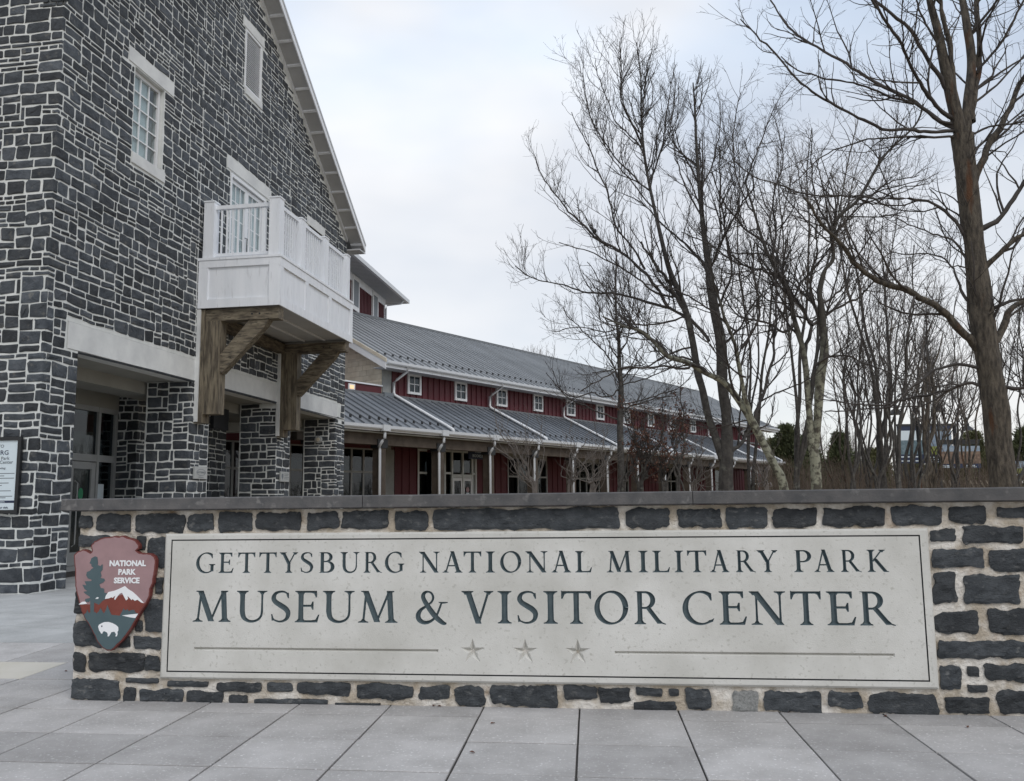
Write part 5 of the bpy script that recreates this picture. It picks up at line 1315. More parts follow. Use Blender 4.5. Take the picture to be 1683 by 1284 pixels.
mb = MB(); mb.add([TP(-14, OV + .1, 11.64), TP(OV + .1, OV + .1, 11.64), TP(OV + .1, -12, 11.64), TP(-5, -5.5, 14.2), TP(-14, -5.5, 14.2)], [(0, 1, 3, 4), (1, 2, 3)]); mb.build('hip_roof', M['roof'], tw)
mb = MB(); mb.tube([TP(.3, OV + .02, 11.5), TP(.2, OV - .1, 11.3), TP(.02, .12, 11.2), TP(-.05, .1, 11.0), TP(-.05, .1, 8)], .05, 8); mb.build('downspout', M['gutter'], tw)

# ------------------------------------------------------------------ trees
def unit(a): return a / (np.linalg.norm(a, axis=-1, keepdims=True) + 1e-9)
def tubes_np(P, R, sides):
    """P (n,k,3) R (n,k) -> verts, quads"""
    n, k, _ = P.shape
    T = np.empty_like(P); T[:, 1:-1] = P[:, 2:] - P[:, :-2]; T[:, 0] = P[:, 1] - P[:, 0]; T[:, -1] = P[:, -1] - P[:, -2]; T = unit(T)
    ref = np.where(np.abs(T[:, :1, 2:3]) < .9, np.array([0, 0, 1.])[None, None], np.array([1., 0, 0])[None, None])
    X = unit(np.cross(T, np.broadcast_to(ref, T.shape))); Y = np.cross(T, X)
    a = np.arange(sides) * 2 * pi / sides
    V = P[:, :, None, :] + (X[:, :, None, :] * np.cos(a)[None, None, :, None] + Y[:, :, None, :] * np.sin(a)[None, None, :, None]) * R[:, :, None, None]
    V = V.reshape(-1, 3)
    i = np.arange(n)[:, None, None] * k * sides; j = np.arange(k - 1)[None, :, None] * sides; s_ = np.arange(sides)[None, None, :]; s2 = (s_ + 1) % sides
    F = np.stack([i + j + s_, i + j + s2, i + j + sides + s2, i + j + sides + s_], -1).reshape(-1, 4)
    return V, F
def np_mesh(name, parts, m, smooth=False):
    V = np.concatenate([p[0] for p in parts]); off = 0; Fs = []
    for v, f in parts: Fs.append(f + off); off += len(v)
    F = np.concatenate(Fs); me = bpy.data.meshes.new(name)
    me.vertices.add(len(V)); me.vertices.foreach_set('co', V.astype(np.float32).ravel())
    nf = len(F); w = F.shape[1]
    me.loops.add(nf * w); me.loops.foreach_set('vertex_index', F.astype(np.int32).ravel())
    me.polygons.add(nf); me.polygons.foreach_set('loop_start', (np.arange(nf) * w).astype(np.int32)); me.polygons.foreach_set('loop_total', np.full(nf, w, np.int32))
    if smooth: me.polygons.foreach_set('use_smooth', np.ones(nf, bool))
    me.materials.append(m); me.update(calc_edges=True); return me
def resample(pts, rad, n):
    pts = np.array(pts, float); rad = np.array(rad, float)
    # Catmull-Rom
    P = [pts[0]] + list(pts) + [pts[-1]]; out = []; ro = []
    for i in range(1, len(P) - 2):
        for k in range(6):
            t = k / 6; p0, p1, p2, p3 = P[i - 1], P[i], P[i + 1], P[i + 2]
            out.append(.5 * (2 * p1 + (-p0 + p2) * t + (2 * p0 - 5 * p1 + 4 * p2 - p3) * t * t + (-p0 + 3 * p1 - 3 * p2 + p3) * t ** 3)); ro.append(rad[i - 1] * (1 - t) + rad[i] * t)
    out.append(pts[-1]); ro.append(rad[-1]); out = np.array(out); ro = np.array(ro)
    d = np.concatenate([[0], np.cumsum(np.linalg.norm(np.diff(out, axis=0), axis=1))]); q = np.linspace(0, d[-1], n)
    return np.stack([np.interp(q, d, out[:, c]) for c in range(3)], 1), np.interp(q, d, ro)
def spawn(P, R, per_m, tmin, lr, ang, k, rmul, up, nr, rmin=0.0022, taper=.35, wob=.22, lenmul=None):
    n, kk, _ = P.shape
    seg = np.linalg.norm(np.diff(P, axis=1), axis=2); L = seg.sum(1)
    cnt = nr.poisson(np.maximum(L * per_m * (1 - tmin), 0.0)); idx = np.repeat(np.arange(n), cnt); m = len(idx)
    if m == 0: return np.zeros((0, k, 3)), np.zeros((0, k))
    t = tmin + (1 - tmin) * nr.rand(m); f = t * (kk - 1); i0 = np.minimum(f.astype(int), kk - 2); w = (f - i0)[:, None]
    A = P[idx, i0]; B = P[idx, i0 + 1]; pos = A * (1 - w) + B * w; rr = R[idx, i0] * (1 - w[:, 0]) + R[idx, i0 + 1] * w[:, 0]; T = unit(B - A)
    rv = unit(nr.randn(m, 3)); perp = unit(rv - T * (rv * T).sum(1, keepdims=True))
    a = np.radians(nr.uniform(ang[0], ang[1], m))[:, None]
    D = unit(T * np.cos(a) + perp * np.sin(a) + np.array([0, 0, up])[None])
    ln = nr.uniform(lr[0], lr[1], m) * (1 - .55 * t)
    if lenmul is not None: ln = ln * np.minimum(1.0, L[idx] * lenmul)
    r0 = np.clip(np.minimum(rr * rmul, ln * .016 + .001), rmin, None)
    pts = np.empty((m, k, 3)); pts[:, 0] = pos; step = (ln / (k - 1))[:, None]
    for j in range(1, k):
        D = unit(D + nr.randn(m, 3) * wob + np.array([0, 0, up * .5])[None]); pts[:, j] = pts[:, j - 1] + D * step
    rad = r0[:, None] * np.linspace(1, taper, k)[None]; rad = np.maximum(rad, rmin * .7)
    return pts, rad
TREE_TRIS = [0]
def make_tree(label, cat, name, Y, trunk, limbs, mats, seed, up=.25, dens=1.0, l2=(.5, 1.5), l3=(.25, .75), l4=(.12, .35), n2=2.2, n3=5.0, n4=7.0, depth_sp=.55, group=None, rmin=.0026, extra=None, tw_part='twigs', lev4=True):
    """trunk/limbs: pixel polylines [(x,y,width_px)...] traced at distance Y; limbs leave the picture plane by a random yaw"""
    nr = np.random.RandomState(seed); sc_ = Y / FPX
    base = at(trunk[0][0][0], trunk[0][0][1], Y)
    root = empty(name, (base[0], base[1], 0), label, cat, group)
    mains = []
    def to3(pl, yaw, Y0, start=None):
        pts = []; acc = 0; prev = None
        for (x, y, w) in pl:
            if prev is not None: acc += sqrt((x - prev[0]) ** 2 + (y - prev[1]) ** 2) * sc_
            prev = (x, y); pts.append(at(x, y, Y0 + acc * yaw))
        return np.array(pts), np.array([w * sc_ / 2 for _, _, w in pl])
    for k, pl in enumerate(trunk):
        p, r = to3(pl, 0.0 if k == 0 else nr.uniform(-.15, .15), Y)
        if k == 0 and p[0][2] > 0:
            g = p[0].copy(); d = p[0] - p[1]; d = np.clip(d / (abs(d[2]) + 1e-6), -.5, .5); g = p[0] + np.array([d[0] * .3, d[1] * .3, -1]) * p[0][2]; g[2] = -.05
            p = np.vstack([g, p]); r = np.concatenate([[r[0] * 1.25], r])
        elif k > 0 and len(pl[0]) and pl[0][1] > 780 and p[0][2] > 0:
            g = p[0].copy(); g[2] = -.05; p = np.vstack([g, p]); r = np.concatenate([[r[0] * 1.15], r])
        pp, rr = resample(p, r, max(14, int(len(p) * 5)))
        nring = int(min(150, max(30, np.linalg.norm(pp[-1] - pp[0]) / .06))); pp2, rr2 = resample(pp, rr, nring); sd_ = 32 if k == 0 and pl[0][2] > 14 else 16
        V, F = tubes_np(pp2[None], rr2[None], sd_)
        Vr = V.reshape(nring, sd_, 3)
        for a_ in range(nring):
            for b_ in range(sd_):
                th = 2 * pi * b_ / sd_; zz = Vr[a_, b_, 2]
                q_ = noise.noise(Vector((cos(th) * 2.2 + seed, sin(th) * 2.2, zz * 1.2))) * .10 + noise.noise(Vector((cos(th) * 6, sin(th) * 6 + seed, zz * 3.0))) * .07
                if sd_ == 32: q_ += -abs(noise.noise(Vector((cos(th) * 9, sin(th) * 9, zz * 2.5 + seed)))) * .09
                Vr[a_, b_] += (Vr[a_, b_] - pp2[a_]) * q_
        V = Vr.reshape(-1, 3)
        link('trunk', np_mesh('trunk', [(V, F)], mats[0], True), root); mains.append((pp, rr, 1.0))
    for pl in limbs:
        # start depth = nearest main point in the picture
        yaw = nr.uniform(-1, 1) * depth_sp
        st = at(pl[0][0], pl[0][1], Y)
        best = None
        for pp, rr, _ in mains:
            d = np.linalg.norm((pp - st)[:, [0, 2]], axis=1); i = d.argmin()
            if best is None or d[i] < best[0]: best = (d[i], pp[i][1])
        Y0 = best[1]
        p, r = to3(pl, yaw, Y0); pp, rr = resample(p, r, max(10, len(p) * 4)); rr = np.maximum(rr, rmin)
        kink = np.cumsum(nr.randn(*pp.shape) * .016, 0); kink -= np.linspace(0, 1, len(pp))[:, None] * kink[-1] * .6; kink[0] = 0; pp = pp + kink * (Y / 18); rr = rr * (1 + nr.randn(len(rr)) * .07)
        V, F = tubes_np(pp[None], rr[None], 8); link('limb', np_mesh('limb', [(V, F)], mats[0] if rr[0] > .045 else mats[1], True), root); mains.append((pp, rr, .0))
    # branches
    K = 16; P1 = []; R1 = []; 
    for pp, rr, tr in mains:
        a, b = resample(pp, rr, K)
        if tr: 
            h = int(K * .3); a, b = resample(pp[int(len(pp) * .45):], rr[int(len(pp) * .45):], K)
        P1.append(a); R1.append(b)
    P1 = np.array(P1); R1 = np.array(R1)
    P2, R2 = spawn(P1, R1, n2 * dens, .12, l2, (30, 65), 7, .6, up, nr, rmin * 1.5, wob=.16)
    P3, R3 = spawn(np.concatenate([P2]), R2, n3 * dens, .1, l3, (30, 60), 5, .7, up * .8, nr, rmin, wob=.2)
    P3b, R3b = spawn(P1, R1, n3 * dens * .6, .35, l3, (30, 70), 5, .5, up * .8, nr, rmin)
    parts = [tubes_np(P2, R2, 5)]
    link('branches', np_mesh('branches', parts, mats[1]), root)['kind'] = 'stuff'
    P3 = np.concatenate([P3, P3b]); R3 = np.concatenate([R3, R3b])
    parts = [tubes_np(P3, R3, 3)]
    if lev4:
        P4, R4 = spawn(P3, R3, n4 * dens, .15, l4, (30, 60), 3, .8, up * .6, nr, rmin * .85)
        if len(P4): parts.append(tubes_np(P4, R4, 3))
        ends = P4[:, -1]
    else: ends = P3[:, -1]
    tw = link(tw_part, np_mesh('twigs', parts, mats[1]), root); tw['kind'] = 'stuff'
    TREE_TRIS[0] += sum(len(f) * 2 for v, f in parts)
    if extra: extra(root, P3, ends, nr)
    return root
def W(pts, w0, w1):
    n = len(pts); return [(x, y, w0 + (w1 - w0) * i / (n - 1)) for i, (x, y) in enumerate(pts)]
# --- big brown tree at the right
T1_tr = [[(1649, 799, 42), (1643, 740, 41), (1637, 674, 42), (1629, 620, 38), (1621, 578, 38), (1613, 520, 40), (1608, 468, 38), (1604, 430, 33), (1601, 400, 31), (1596, 360, 34), (1592, 325, 35), (1586, 270, 34), (1581, 222, 36)],
         [(1580, 225, 22), (1572, 190, 22), (1563, 151, 20), (1552, 103, 17), (1540, 45, 13), (1528, 0, 11), (1518, -60, 7)],
         [(1588, 222, 18), (1590, 171, 15), (1597, 103, 15), (1587, 27, 13), (1580, -10, 11), (1572, -80, 6)]]
def W1(p, a, b): return W(p, a * .85, b * .9)
T1_l = [W1([(1597, 200), (1605, 140), (1608, 68), (1604, 0), (1602, -60)], 15, 7), W1([(1568, 160), (1564, 92), (1554, 34), (1548, -10), (1540, -70)], 13, 5),
 W1([(1573, 212), (1557, 205), (1494, 164), (1432, 134), (1384, 106), (1336, 82), (1295, 51), (1261, 3), (1240, -40)], 10, 2.2),
 W1([(1572, 215), (1559, 211), (1504, 204), (1460, 199), (1412, 182), (1367, 158), (1323, 130), (1278, 86), (1251, 65), (1222, 35)], 8, 2),
 W1([(1568, 204), (1549, 199), (1515, 175), (1460, 154), (1391, 134), (1323, 117), (1285, 93)], 7, 1.8),
 W1([(1566, 195), (1545, 180), (1518, 147), (1494, 110), (1474, 69), (1439, 10), (1420, -30)], 9, 4), W1([(1557, 151), (1518, 92), (1484, 48), (1432, 0), (1390, -40)], 9, 4),
 W1([(1580, 230), (1563, 226), (1511, 223), (1460, 230), (1412, 240), (1357, 260), (1302, 308)], 6, 1.8),
 W1([(1592, 400), (1587, 391), (1563, 360), (1535, 336), (1494, 324), (1439, 324), (1384, 317), (1319, 315), (1247, 291), (1200, 262)], 8, 2),
 W1([(1608, 575), (1595, 555), (1563, 527), (1528, 499), (1487, 475), (1443, 455), (1412, 431), (1384, 403), (1352, 372), (1320, 330)], 17, 4),
 W1([(1612, 606), (1590, 598), (1563, 604), (1540, 612), (1511, 633), (1467, 664), (1412, 669), (1357, 674)], 7, 2), W1([(1620, 637), (1600, 632), (1563, 640), (1511, 655), (1467, 664), (1440, 668), (1390, 662), (1345, 655)], 7, 1.8),
 W1([(1597, 440), (1580, 415), (1560, 395), (1520, 380), (1470, 360)], 6, 2), W1([(1600, 500), (1585, 490), (1575, 460), (1560, 440), (1530, 425), (1460, 420)], 6, 2), W1([(1606, 460), (1585, 440), (1560, 440)], 4, 2),
 W1([(1600, 305), (1624, 247), (1652, 202), (1683, 144), (1720, 95), (1760, 30)], 16, 6), W1([(1605, 378), (1641, 360), (1665, 322), (1683, 291), (1720, 250), (1770, 180)], 11, 4),
 W1([(1612, 445), (1621, 435), (1652, 404), (1683, 380), (1730, 340), (1790, 290)], 12, 5), W1([(1630, 565), (1641, 558), (1655, 520), (1683, 492), (1730, 460), (1800, 420)], 16, 6),
 W1([(1640, 636), (1683, 636), (1740, 628), (1800, 600)], 8, 4), W1([(1628, 510), (1650, 500), (1683, 496), (1730, 500)], 8, 3), W1([(1597, 222), (1630, 210), (1683, 200), (1750, 170)], 5, 2), W1([(1600, 250), (1640, 215), (1683, 180), (1740, 120)], 6, 2),
 W1([(1605, 120), (1640, 80), (1675, 20), (1700, -30)], 6, 3), W1([(1595, 60), (1630, 20), (1660, -30)], 5, 2.5), W1([(1547, 80), (1520, 40), (1500, -10)], 5, 3), W1([(1600, 170), (1650, 130), (1700, 60)], 5, 2)]
make_tree('large bare tree with thick brown trunk beside the right edge of the photo', 'tree', 'bare_tree', 12.5, T1_tr, T1_l, (M['bark1'], M['twig']), 31, up=.18, dens=1.0, l2=(.5, 1.7), l3=(.25, .75), l4=(.1, .3), n2=4.6, n3=5.4, n4=5.2, depth_sp=.5, rmin=.0028)
# --- dark trunk in the middle
T2_tr = [[(1193, 801, 23), (1194, 745, 22), (1194, 689, 16), (1187, 627, 18), (1185, 565, 18), (1173, 502, 16), (1168, 470, 15), (1164, 434, 12), (1157, 383, 9), (1150, 314, 7), (1145, 246, 5), (1142, 177, 3.5), (1139, 136, 2)],
  [(1188, 755, 14), (1178, 725, 13), (1163, 680, 12), (1155, 642, 12), (1147, 614, 12), (1139, 565, 11), (1130, 521, 11), (1114, 477, 10), (1100, 443, 9), (1087, 393, 7), (1077, 349, 6), (1066, 297, 5), (1058, 246, 4.5), (1054, 191, 3.5), (1053, 126, 2.5), (1046, 70, 1.6)]]
T2_l = [W([(1132, 525), (1115, 500), (1094, 470), (1078, 448), (1060, 420), (1052, 400)], 8, 3), W([(1098, 505), (1085, 480), (1060, 443), (1029, 417), (1000, 398), (975, 380), (960, 362), (940, 345), (926, 328), (898, 300), (880, 255)], 6, 1.6),
 W([(1060, 443), (1040, 405), (1018, 375), (987, 290), (965, 240), (953, 218), (939, 184)], 4, 1.4), W([(1056, 240), (1046, 210), (1027, 170), (1022, 110), (1020, 70)], 4, 1.4), W([(1066, 300), (1085, 250), (1095, 190), (1110, 110)], 4, 1.2), W([(1054, 190), (1060, 140), (1068, 90)], 3, 1.3),
 W([(1060, 255), (1040, 225), (1010, 190), (980, 120), (978, 95)], 3, 1.2), W([(1050, 300), (1010, 260), (975, 210), (960, 160), (955, 120)], 3, 1.2), W([(1077, 345), (1040, 300), (1005, 260), (985, 200)], 3, 1.2),
 W([(1165, 560), (1139, 530), (1098, 508), (1058, 499), (1030, 490), (996, 480), (955, 476), (920, 466), (877, 459), (845, 436)], 6, 1.5), W([(1148, 600), (1128, 590), (1098, 586), (1077, 560), (1050, 545), (1020, 520), (990, 470), (965, 430)], 4, 1.5),
 W([(1175, 520), (1190, 480), (1200, 440), (1195, 380), (1190, 300), (1188, 240)], 5, 1.5), W([(1170, 465), (1150, 430), (1120, 400), (1090, 370), (1060, 340), (1020, 320)], 5, 1.5), W([(1165, 450), (1185, 400), (1210, 350), (1240, 310)], 5, 1.6),
 W([(1187, 570), (1215, 540), (1240, 500), (1270, 470)], 5, 1.6), W([(1155, 360), (1130, 310), (1110, 250), (1105, 210)], 3.5, 1.2), W([(1150, 320), (1170, 270), (1180, 220), (1184, 160)], 3, 1.2),
 W([(1200, 750), (1225, 715), (1245, 690), (1252, 660)], 8, 3), W([(1140, 570), (1110, 575), (1070, 600), (1020, 607), (970, 612)], 4, 1.6), W([(1120, 490), (1080, 480), (1040, 452), (1000, 430), (960, 415), (920, 400)], 4, 1.5),
 W([(1130, 520), (1090, 530), (1040, 528), (1000, 540), (950, 535), (905, 545)], 3.5, 1.3)]
make_tree('tall dark bare tree with two leaders standing against the red wing', 'tree', 'bare_tree', 19, T2_tr, T2_l, (M['bark2'], M['twig']), 32, up=.35, l2=(.7, 2.3), l3=(.35, 1.0), l4=(.15, .4), n2=5.0, n3=5.8, n4=5.4, rmin=.0038)
# --- leaning lichen covered tree
T3_tr = [[(1288, 801, 15), (1275, 770, 14), (1263, 745, 13), (1245, 711, 13), (1232, 686, 13), (1214, 658, 11), (1189, 627, 10), (1161, 614, 8), (1130, 596, 8), (1098, 586, 8), (1077, 565, 6), (1055, 545, 5), (1027, 537, 3.5), (990, 520, 2.5)]]
T3_l = [W([(1240, 700), (1230, 660), (1225, 627), (1218, 574), (1207, 540), (1190, 500), (1178, 455), (1172, 400)], 8, 3), W([(1240, 690), (1250, 660), (1262, 610), (1268, 574), (1272, 520), (1273, 471), (1270, 400)], 6, 2.5),
 W([(1162, 614), (1140, 600), (1120, 605), (1090, 604), (1060, 606), (1020, 606), (990, 618), (950, 640)], 5, 1.6), W([(1189, 627), (1170, 615), (1150, 600), (1120, 598)], 4, 2), W([(1098, 586), (1080, 560), (1060, 550), (1035, 520), (1010, 480), (990, 450)], 5, 1.5),
 W([(1218, 574), (1240, 540), (1250, 500), (1240, 450), (1244, 400)], 5, 1.8), W([(1210, 545), (1180, 520), (1150, 500), (1110, 480), (1060, 470)], 4, 1.5), W([(1225, 620), (1200, 600), (1160, 560), (1120, 540)], 3.5, 1.3), W([(1250, 660), (1290, 640), (1330, 620), (1360, 590)], 3, 1.2),
 W([(1245, 705), (1230, 690), (1170, 700), (1120, 690), (1070, 680)], 3, 1.2)]
make_tree('leaning bare tree with lichen patches, its trunk slanting up to the left', 'tree', 'bare_tree', 16.5, T3_tr, T3_l, (M['bark3'], M['twig']), 33, up=.2, l2=(.6, 2.0), l3=(.3, .9), l4=(.12, .35), n2=4.8, n3=5.4, n4=4.8, rmin=.0036)
# --- double pale trunk
T4_tr = [[(1342, 800, 17), (1340, 760, 17), (1335, 726, 16), (1331, 690, 10), (1328, 650, 10), (1325, 612, 10), (1319, 571, 9), (1311, 545, 9), (1303, 515, 8), (1298, 486, 7), (1284, 458, 8), (1268, 430, 6), (1255, 400, 5), (1240, 350, 4), (1225, 300, 3)],
  [(1340, 735, 14), (1343, 700, 12), (1346, 660, 14), (1349, 615, 16), (1355, 578, 14), (1354, 540, 10), (1350, 505, 10), (1347, 478, 8), (1355, 445, 6), (1369, 427, 6), (1368, 400, 6), (1367, 377, 5), (1385, 350, 5), (1412, 326, 5), (1453, 257, 4), (1504, 206, 3), (1518, 171, 2)]]
T4_l = [W([(1322, 590), (1325, 560), (1335, 535), (1328, 520), (1318, 502), (1305, 480), (1290, 440), (1275, 400), (1262, 360)], 7, 2.5), W([(1352, 560), (1345, 530), (1335, 510), (1330, 490), (1333, 460), (1345, 420), (1340, 370), (1350, 320)], 6, 2),
 W([(1335, 535), (1360, 515), (1385, 498), (1410, 490), (1440, 460), (1480, 440)], 5, 2), W([(1305, 535), (1290, 545), (1270, 530), (1240, 520), (1215, 510), (1185, 480), (1150, 470)], 5, 1.6), W([(1338, 605), (1350, 595), (1380, 585), (1410, 592), (1450, 605), (1490, 625)], 4, 1.5),
 W([(1369, 400), (1395, 360), (1430, 330), (1470, 300), (1510, 290)], 4, 1.5), W([(1284, 458), (1250, 440), (1210, 430), (1170, 400), (1120, 380)], 5, 1.6), W([(1268, 425), (1275, 380), (1265, 320), (1280, 260), (1275, 200)], 4, 1.5), W([(1255, 400), (1220, 370), (1190, 330), (1170, 280)], 4, 1.5),
 W([(1412, 326), (1440, 330), (1480, 310), (1530, 300)], 3, 1.3), W([(1367, 377), (1340, 330), (1330, 270), (1335, 210)], 3.5, 1.3), W([(1240, 350), (1215, 290), (1210, 230), (1222, 150)], 3, 1.2), W([(1350, 500), (1385, 470), (1400, 430), (1430, 390), (1440, 350)], 4, 1.5),
 W([(1300, 500), (1260, 495), (1220, 460), (1180, 450)], 3, 1.3), W([(1368, 400), (1340, 380), (1300, 340), (1280, 300)], 3, 1.3), W([(1225, 300), (1250, 240), (1270, 190), (1300, 130)], 3, 1.2)]
make_tree('bare tree with pale forked double trunk covered in lichen', 'tree', 'bare_tree', 17.5, T4_tr, T4_l, (M['bark3'], M['twig']), 34, up=.15, l2=(.6, 2.2), l3=(.3, .9), l4=(.12, .35), n2=6.4, n3=6.4, n4=5.4, rmin=.0038)
# --- slim tree in front of the wing
T5_tr = [[(1022, 801, 11), (1020, 740, 11), (1019, 690, 10), (1021, 640, 9), (1018, 600, 7), (1017, 560, 6), (1013, 520, 4), (1012, 470, 3), (1013, 420, 2)]]
T5_l = [W([(1018, 625), (1008, 600), (995, 580), (975, 560), (955, 545), (925, 500)], 3, 1.2), W([(1018, 630), (1030, 610), (1045, 590), (1060, 560)], 3, 1.2), W([(1018, 640), (1000, 655), (975, 650), (945, 655), (920, 640), (905, 605)], 2.6, 1.2), W([(1020, 635), (1040, 625), (1080, 618), (1120, 600)], 2.6, 1.2),
 W([(1016, 590), (1005, 560), (990, 520), (985, 470)], 2.5, 1.2), W([(1017, 585), (1030, 550), (1040, 500), (1045, 460)], 2.5, 1.2), W([(1022, 680), (1050, 665), (1080, 655), (1110, 650)], 3, 1.2), W([(1020, 690), (985, 680), (950, 665), (920, 640), (900, 610)], 3, 1.2), W([(1014, 540), (1000, 500), (1000, 450)], 2, 1), W([(1014, 530), (1025, 480), (1022, 440)], 2, 1), W([(1020, 665), (1070, 650), (1120, 632), (1150, 600)], 2.6, 1)]
make_tree('slim bare tree with straight thin trunk in front of the porch roof', 'tree', 'bare_tree', 26, T5_tr, T5_l, (M['bark2'], M['twig']), 35, up=.25, l2=(.6, 2.0), l3=(.35, 1.0), l4=(.15, .4), n2=4.2, n3=4.2, n4=3.4, rmin=.0045)
# --- thicket of slender trees behind the wall, right half of the view
TH = random.Random(77)
def slender(x, Y, n, spread, top, seed, wpx, label, group=None, name='bare_tree', mats=None, lean=0, **kw):
    r = random.Random(seed); tr = []
    for k in range(n):
        xb = x + r.uniform(-5, 5) * (n > 1); xt = x + lean + (r.uniform(-1, 1) if n > 1 else r.uniform(-.3, .3)) * spread; yt = top + r.uniform(0, 90) * (n > 1)
        pts = []; m = 8; w0 = wpx * r.uniform(.6, 1)
        ww = 0
        for j in range(m + 1):
            t = j / m; ww += r.uniform(-1, 1) * 8
            pts.append((xb + (xt - xb) * (t ** 1.3) + ww * (t > 0), 801 + (yt - 801) * t, w0 * (1 - .82 * t)))
        tr.append(pts)
    return make_tree(label, 'tree' if name != 'bare_shrub' else 'shrub', name, Y, tr, [], mats or (M['bark2'], M['twigg']), seed, group=group, **kw)
WHERE = ['just right of the pale double trunk', 'second clump right of the pale double trunk', 'leaning over the pale double trunk clump from behind', 'rising before the low yellow-green evergreen', 'in the densest part of the thicket', 'left of the picture board', 'with the thickest stem of the thicket, before the picture board', 'fanning out right of the picture board', 'beside the gooseneck lamp post', 'just left of the big brown trunk', 'close behind the big brown trunk on its right', 'at the right edge of the photo', 'very thin, close behind the pale double trunk', 'bending right above the picture board', 'behind the lowest limb of the big tree', 'low and crooked between lamp post and board', 'thin and far back near the pale trunk']
NUM = {2: 'two-stemmed', 3: 'three-stemmed', 4: 'four-stemmed', 5: 'five-stemmed'}
for k, (x, Y, n, sp, top, w) in enumerate(((1388, 27, 2, 26, 480, 6), (1404, 24, 3, 30, 430, 6), (1428, 31, 3, 45, 420, 6), (1452, 27, 4, 60, 470, 6), (1476, 22, 3, 50, 400, 7), (1497, 29, 3, 60, 440, 6), (1518, 25, 2, 35, 520, 12), (1545, 31, 4, 70, 460, 6), (1568, 27, 3, 60, 480, 5), (1592, 33, 4, 60, 500, 5), (1672, 26, 4, 50, 430, 6), (1700, 29, 4, 60, 420, 7), (1372, 30, 2, 18, 540, 4), (1508, 23, 3, 80, 480, 5), (1440, 25, 4, 90, 520, 5), (1535, 26, 5, 90, 590, 4), (1410, 34, 3, 70, 500, 4))):
    slender(x, Y, n, sp, top, 200 + k, w, NUM[n] + ' slender bare tree ' + WHERE[k], 'slender trees of the thicket', lean=TH.uniform(-8, 34), up=.3, l2=(1.0, 3.0), l3=(.5, 1.3), l4=(.2, .5), n2=2.8, n3=2.8, n4=2.2, rmin=.0046, mats=(M['bark2'], M['twig']) if k % 3 else (M['bark1'], M['twigg']))
slender(1310, 25, 4, 105, 190, 501, 8, 'four-stemmed bare tree behind the pale double trunk, its crown filling the gap above', up=.2, l2=(1.0, 3.2), l3=(.5, 1.3), l4=(.2, .5), n2=3.0, n3=3.4, n4=2.8, rmin=.0046)
slender(1452, 26, 4, 120, 250, 502, 8, 'four-stemmed bare tree crowning above the thicket left of the big brown tree', up=.2, l2=(1.0, 3.2), l3=(.5, 1.3), l4=(.2, .5), n2=3.0, n3=3.4, n4=2.8, rmin=.0046)
slender(1235, 27, 3, 70, 200, 503, 7, 'three-stemmed bare tree between the dark two-leader tree and the pale double trunk', up=.25, l2=(1.0, 3.0), l3=(.5, 1.3), l4=(.2, .5), n2=3.0, n3=3.4, n4=2.8, rmin=.0046)
# --- bare and russet-leaved shrubs in front of the porch
def leaves_on(m, count, size):
    def f(root, P3, ends, nr):
        src = np.concatenate([ends, P3[:, -1], P3[:, 2]]); i = nr.randint(0, len(src), count); c = src[i] + nr.randn(count, 3) * .02
        a = unit(nr.randn(count, 3)); b = unit(np.cross(a, nr.randn(count, 3))); s_ = (size * nr.uniform(.5, 1.2, count))[:, None]
        V = np.stack([c - a * s_, c + b * s_ * .45, c + a * s_, c - b * s_ * .45], 1); V[:, 1] += np.array([0, 0, -.3]) * s_ ; V = V.reshape(-1, 3)
        F = np.arange(count * 4).reshape(-1, 4); o = link('leaves', np_mesh('leaves', [(V, F)], m), root); o['kind'] = 'stuff'
    return f
for k, (x, Y, n, sp, top, nl, lab) in enumerate(((1052, 22, 6, 50, 640, 700, 'russet-leaved shrub left of the dark two-leader tree'), (1092, 24, 6, 45, 650, 650, 'russet-leaved shrub directly beside the dark two-leader tree'), (1118, 27, 5, 40, 600, 900, 'taller russet-leaved shrub reaching the upper windows of the red wing'), (1022, 24, 5, 40, 660, 350, 'thin russet-leaved shrub around the slim straight tree'))):
    slender(x, Y, n, sp, top, 300 + k, 4.5, lab, 'shrubs in front of the porch', name='russet_shrub', up=.35, l2=(.4, 1.2), l3=(.25, .6), l4=(.12, .3), n2=4.5, n3=4.5, n4=3.5, rmin=.0035, extra=leaves_on(M['leafr'], nl, .045), mats=(M['bark2'], M['twig']))
for k, (x, Y, n, sp, top, lab) in enumerate(((878, 22, 8, 95, 665, 'wide bare shrub in front of the bookstore end of the porch'), (935, 24, 6, 60, 680, 'bare shrub in front of the four-light porch window'), (975, 21, 6, 50, 690, 'low bare shrub left of the russet shrubs'), (1140, 21, 6, 40, 690, 'dark twiggy shrub at foot of dark two-leader tree'), (1262, 20, 4, 25, 720, 'low bare shrub at the far end of the porch'))):
    slender(x, Y, n, sp, top, 340 + k, 3.5, lab, 'shrubs in front of the porch', name='bare_shrub', up=.3, l2=(.5, 1.3), l3=(.25, .6), l4=(.12, .3), n2=4.0, n3=4.0, n4=3.0, rmin=.0032, mats=(M['twigg'], M['twigg']))
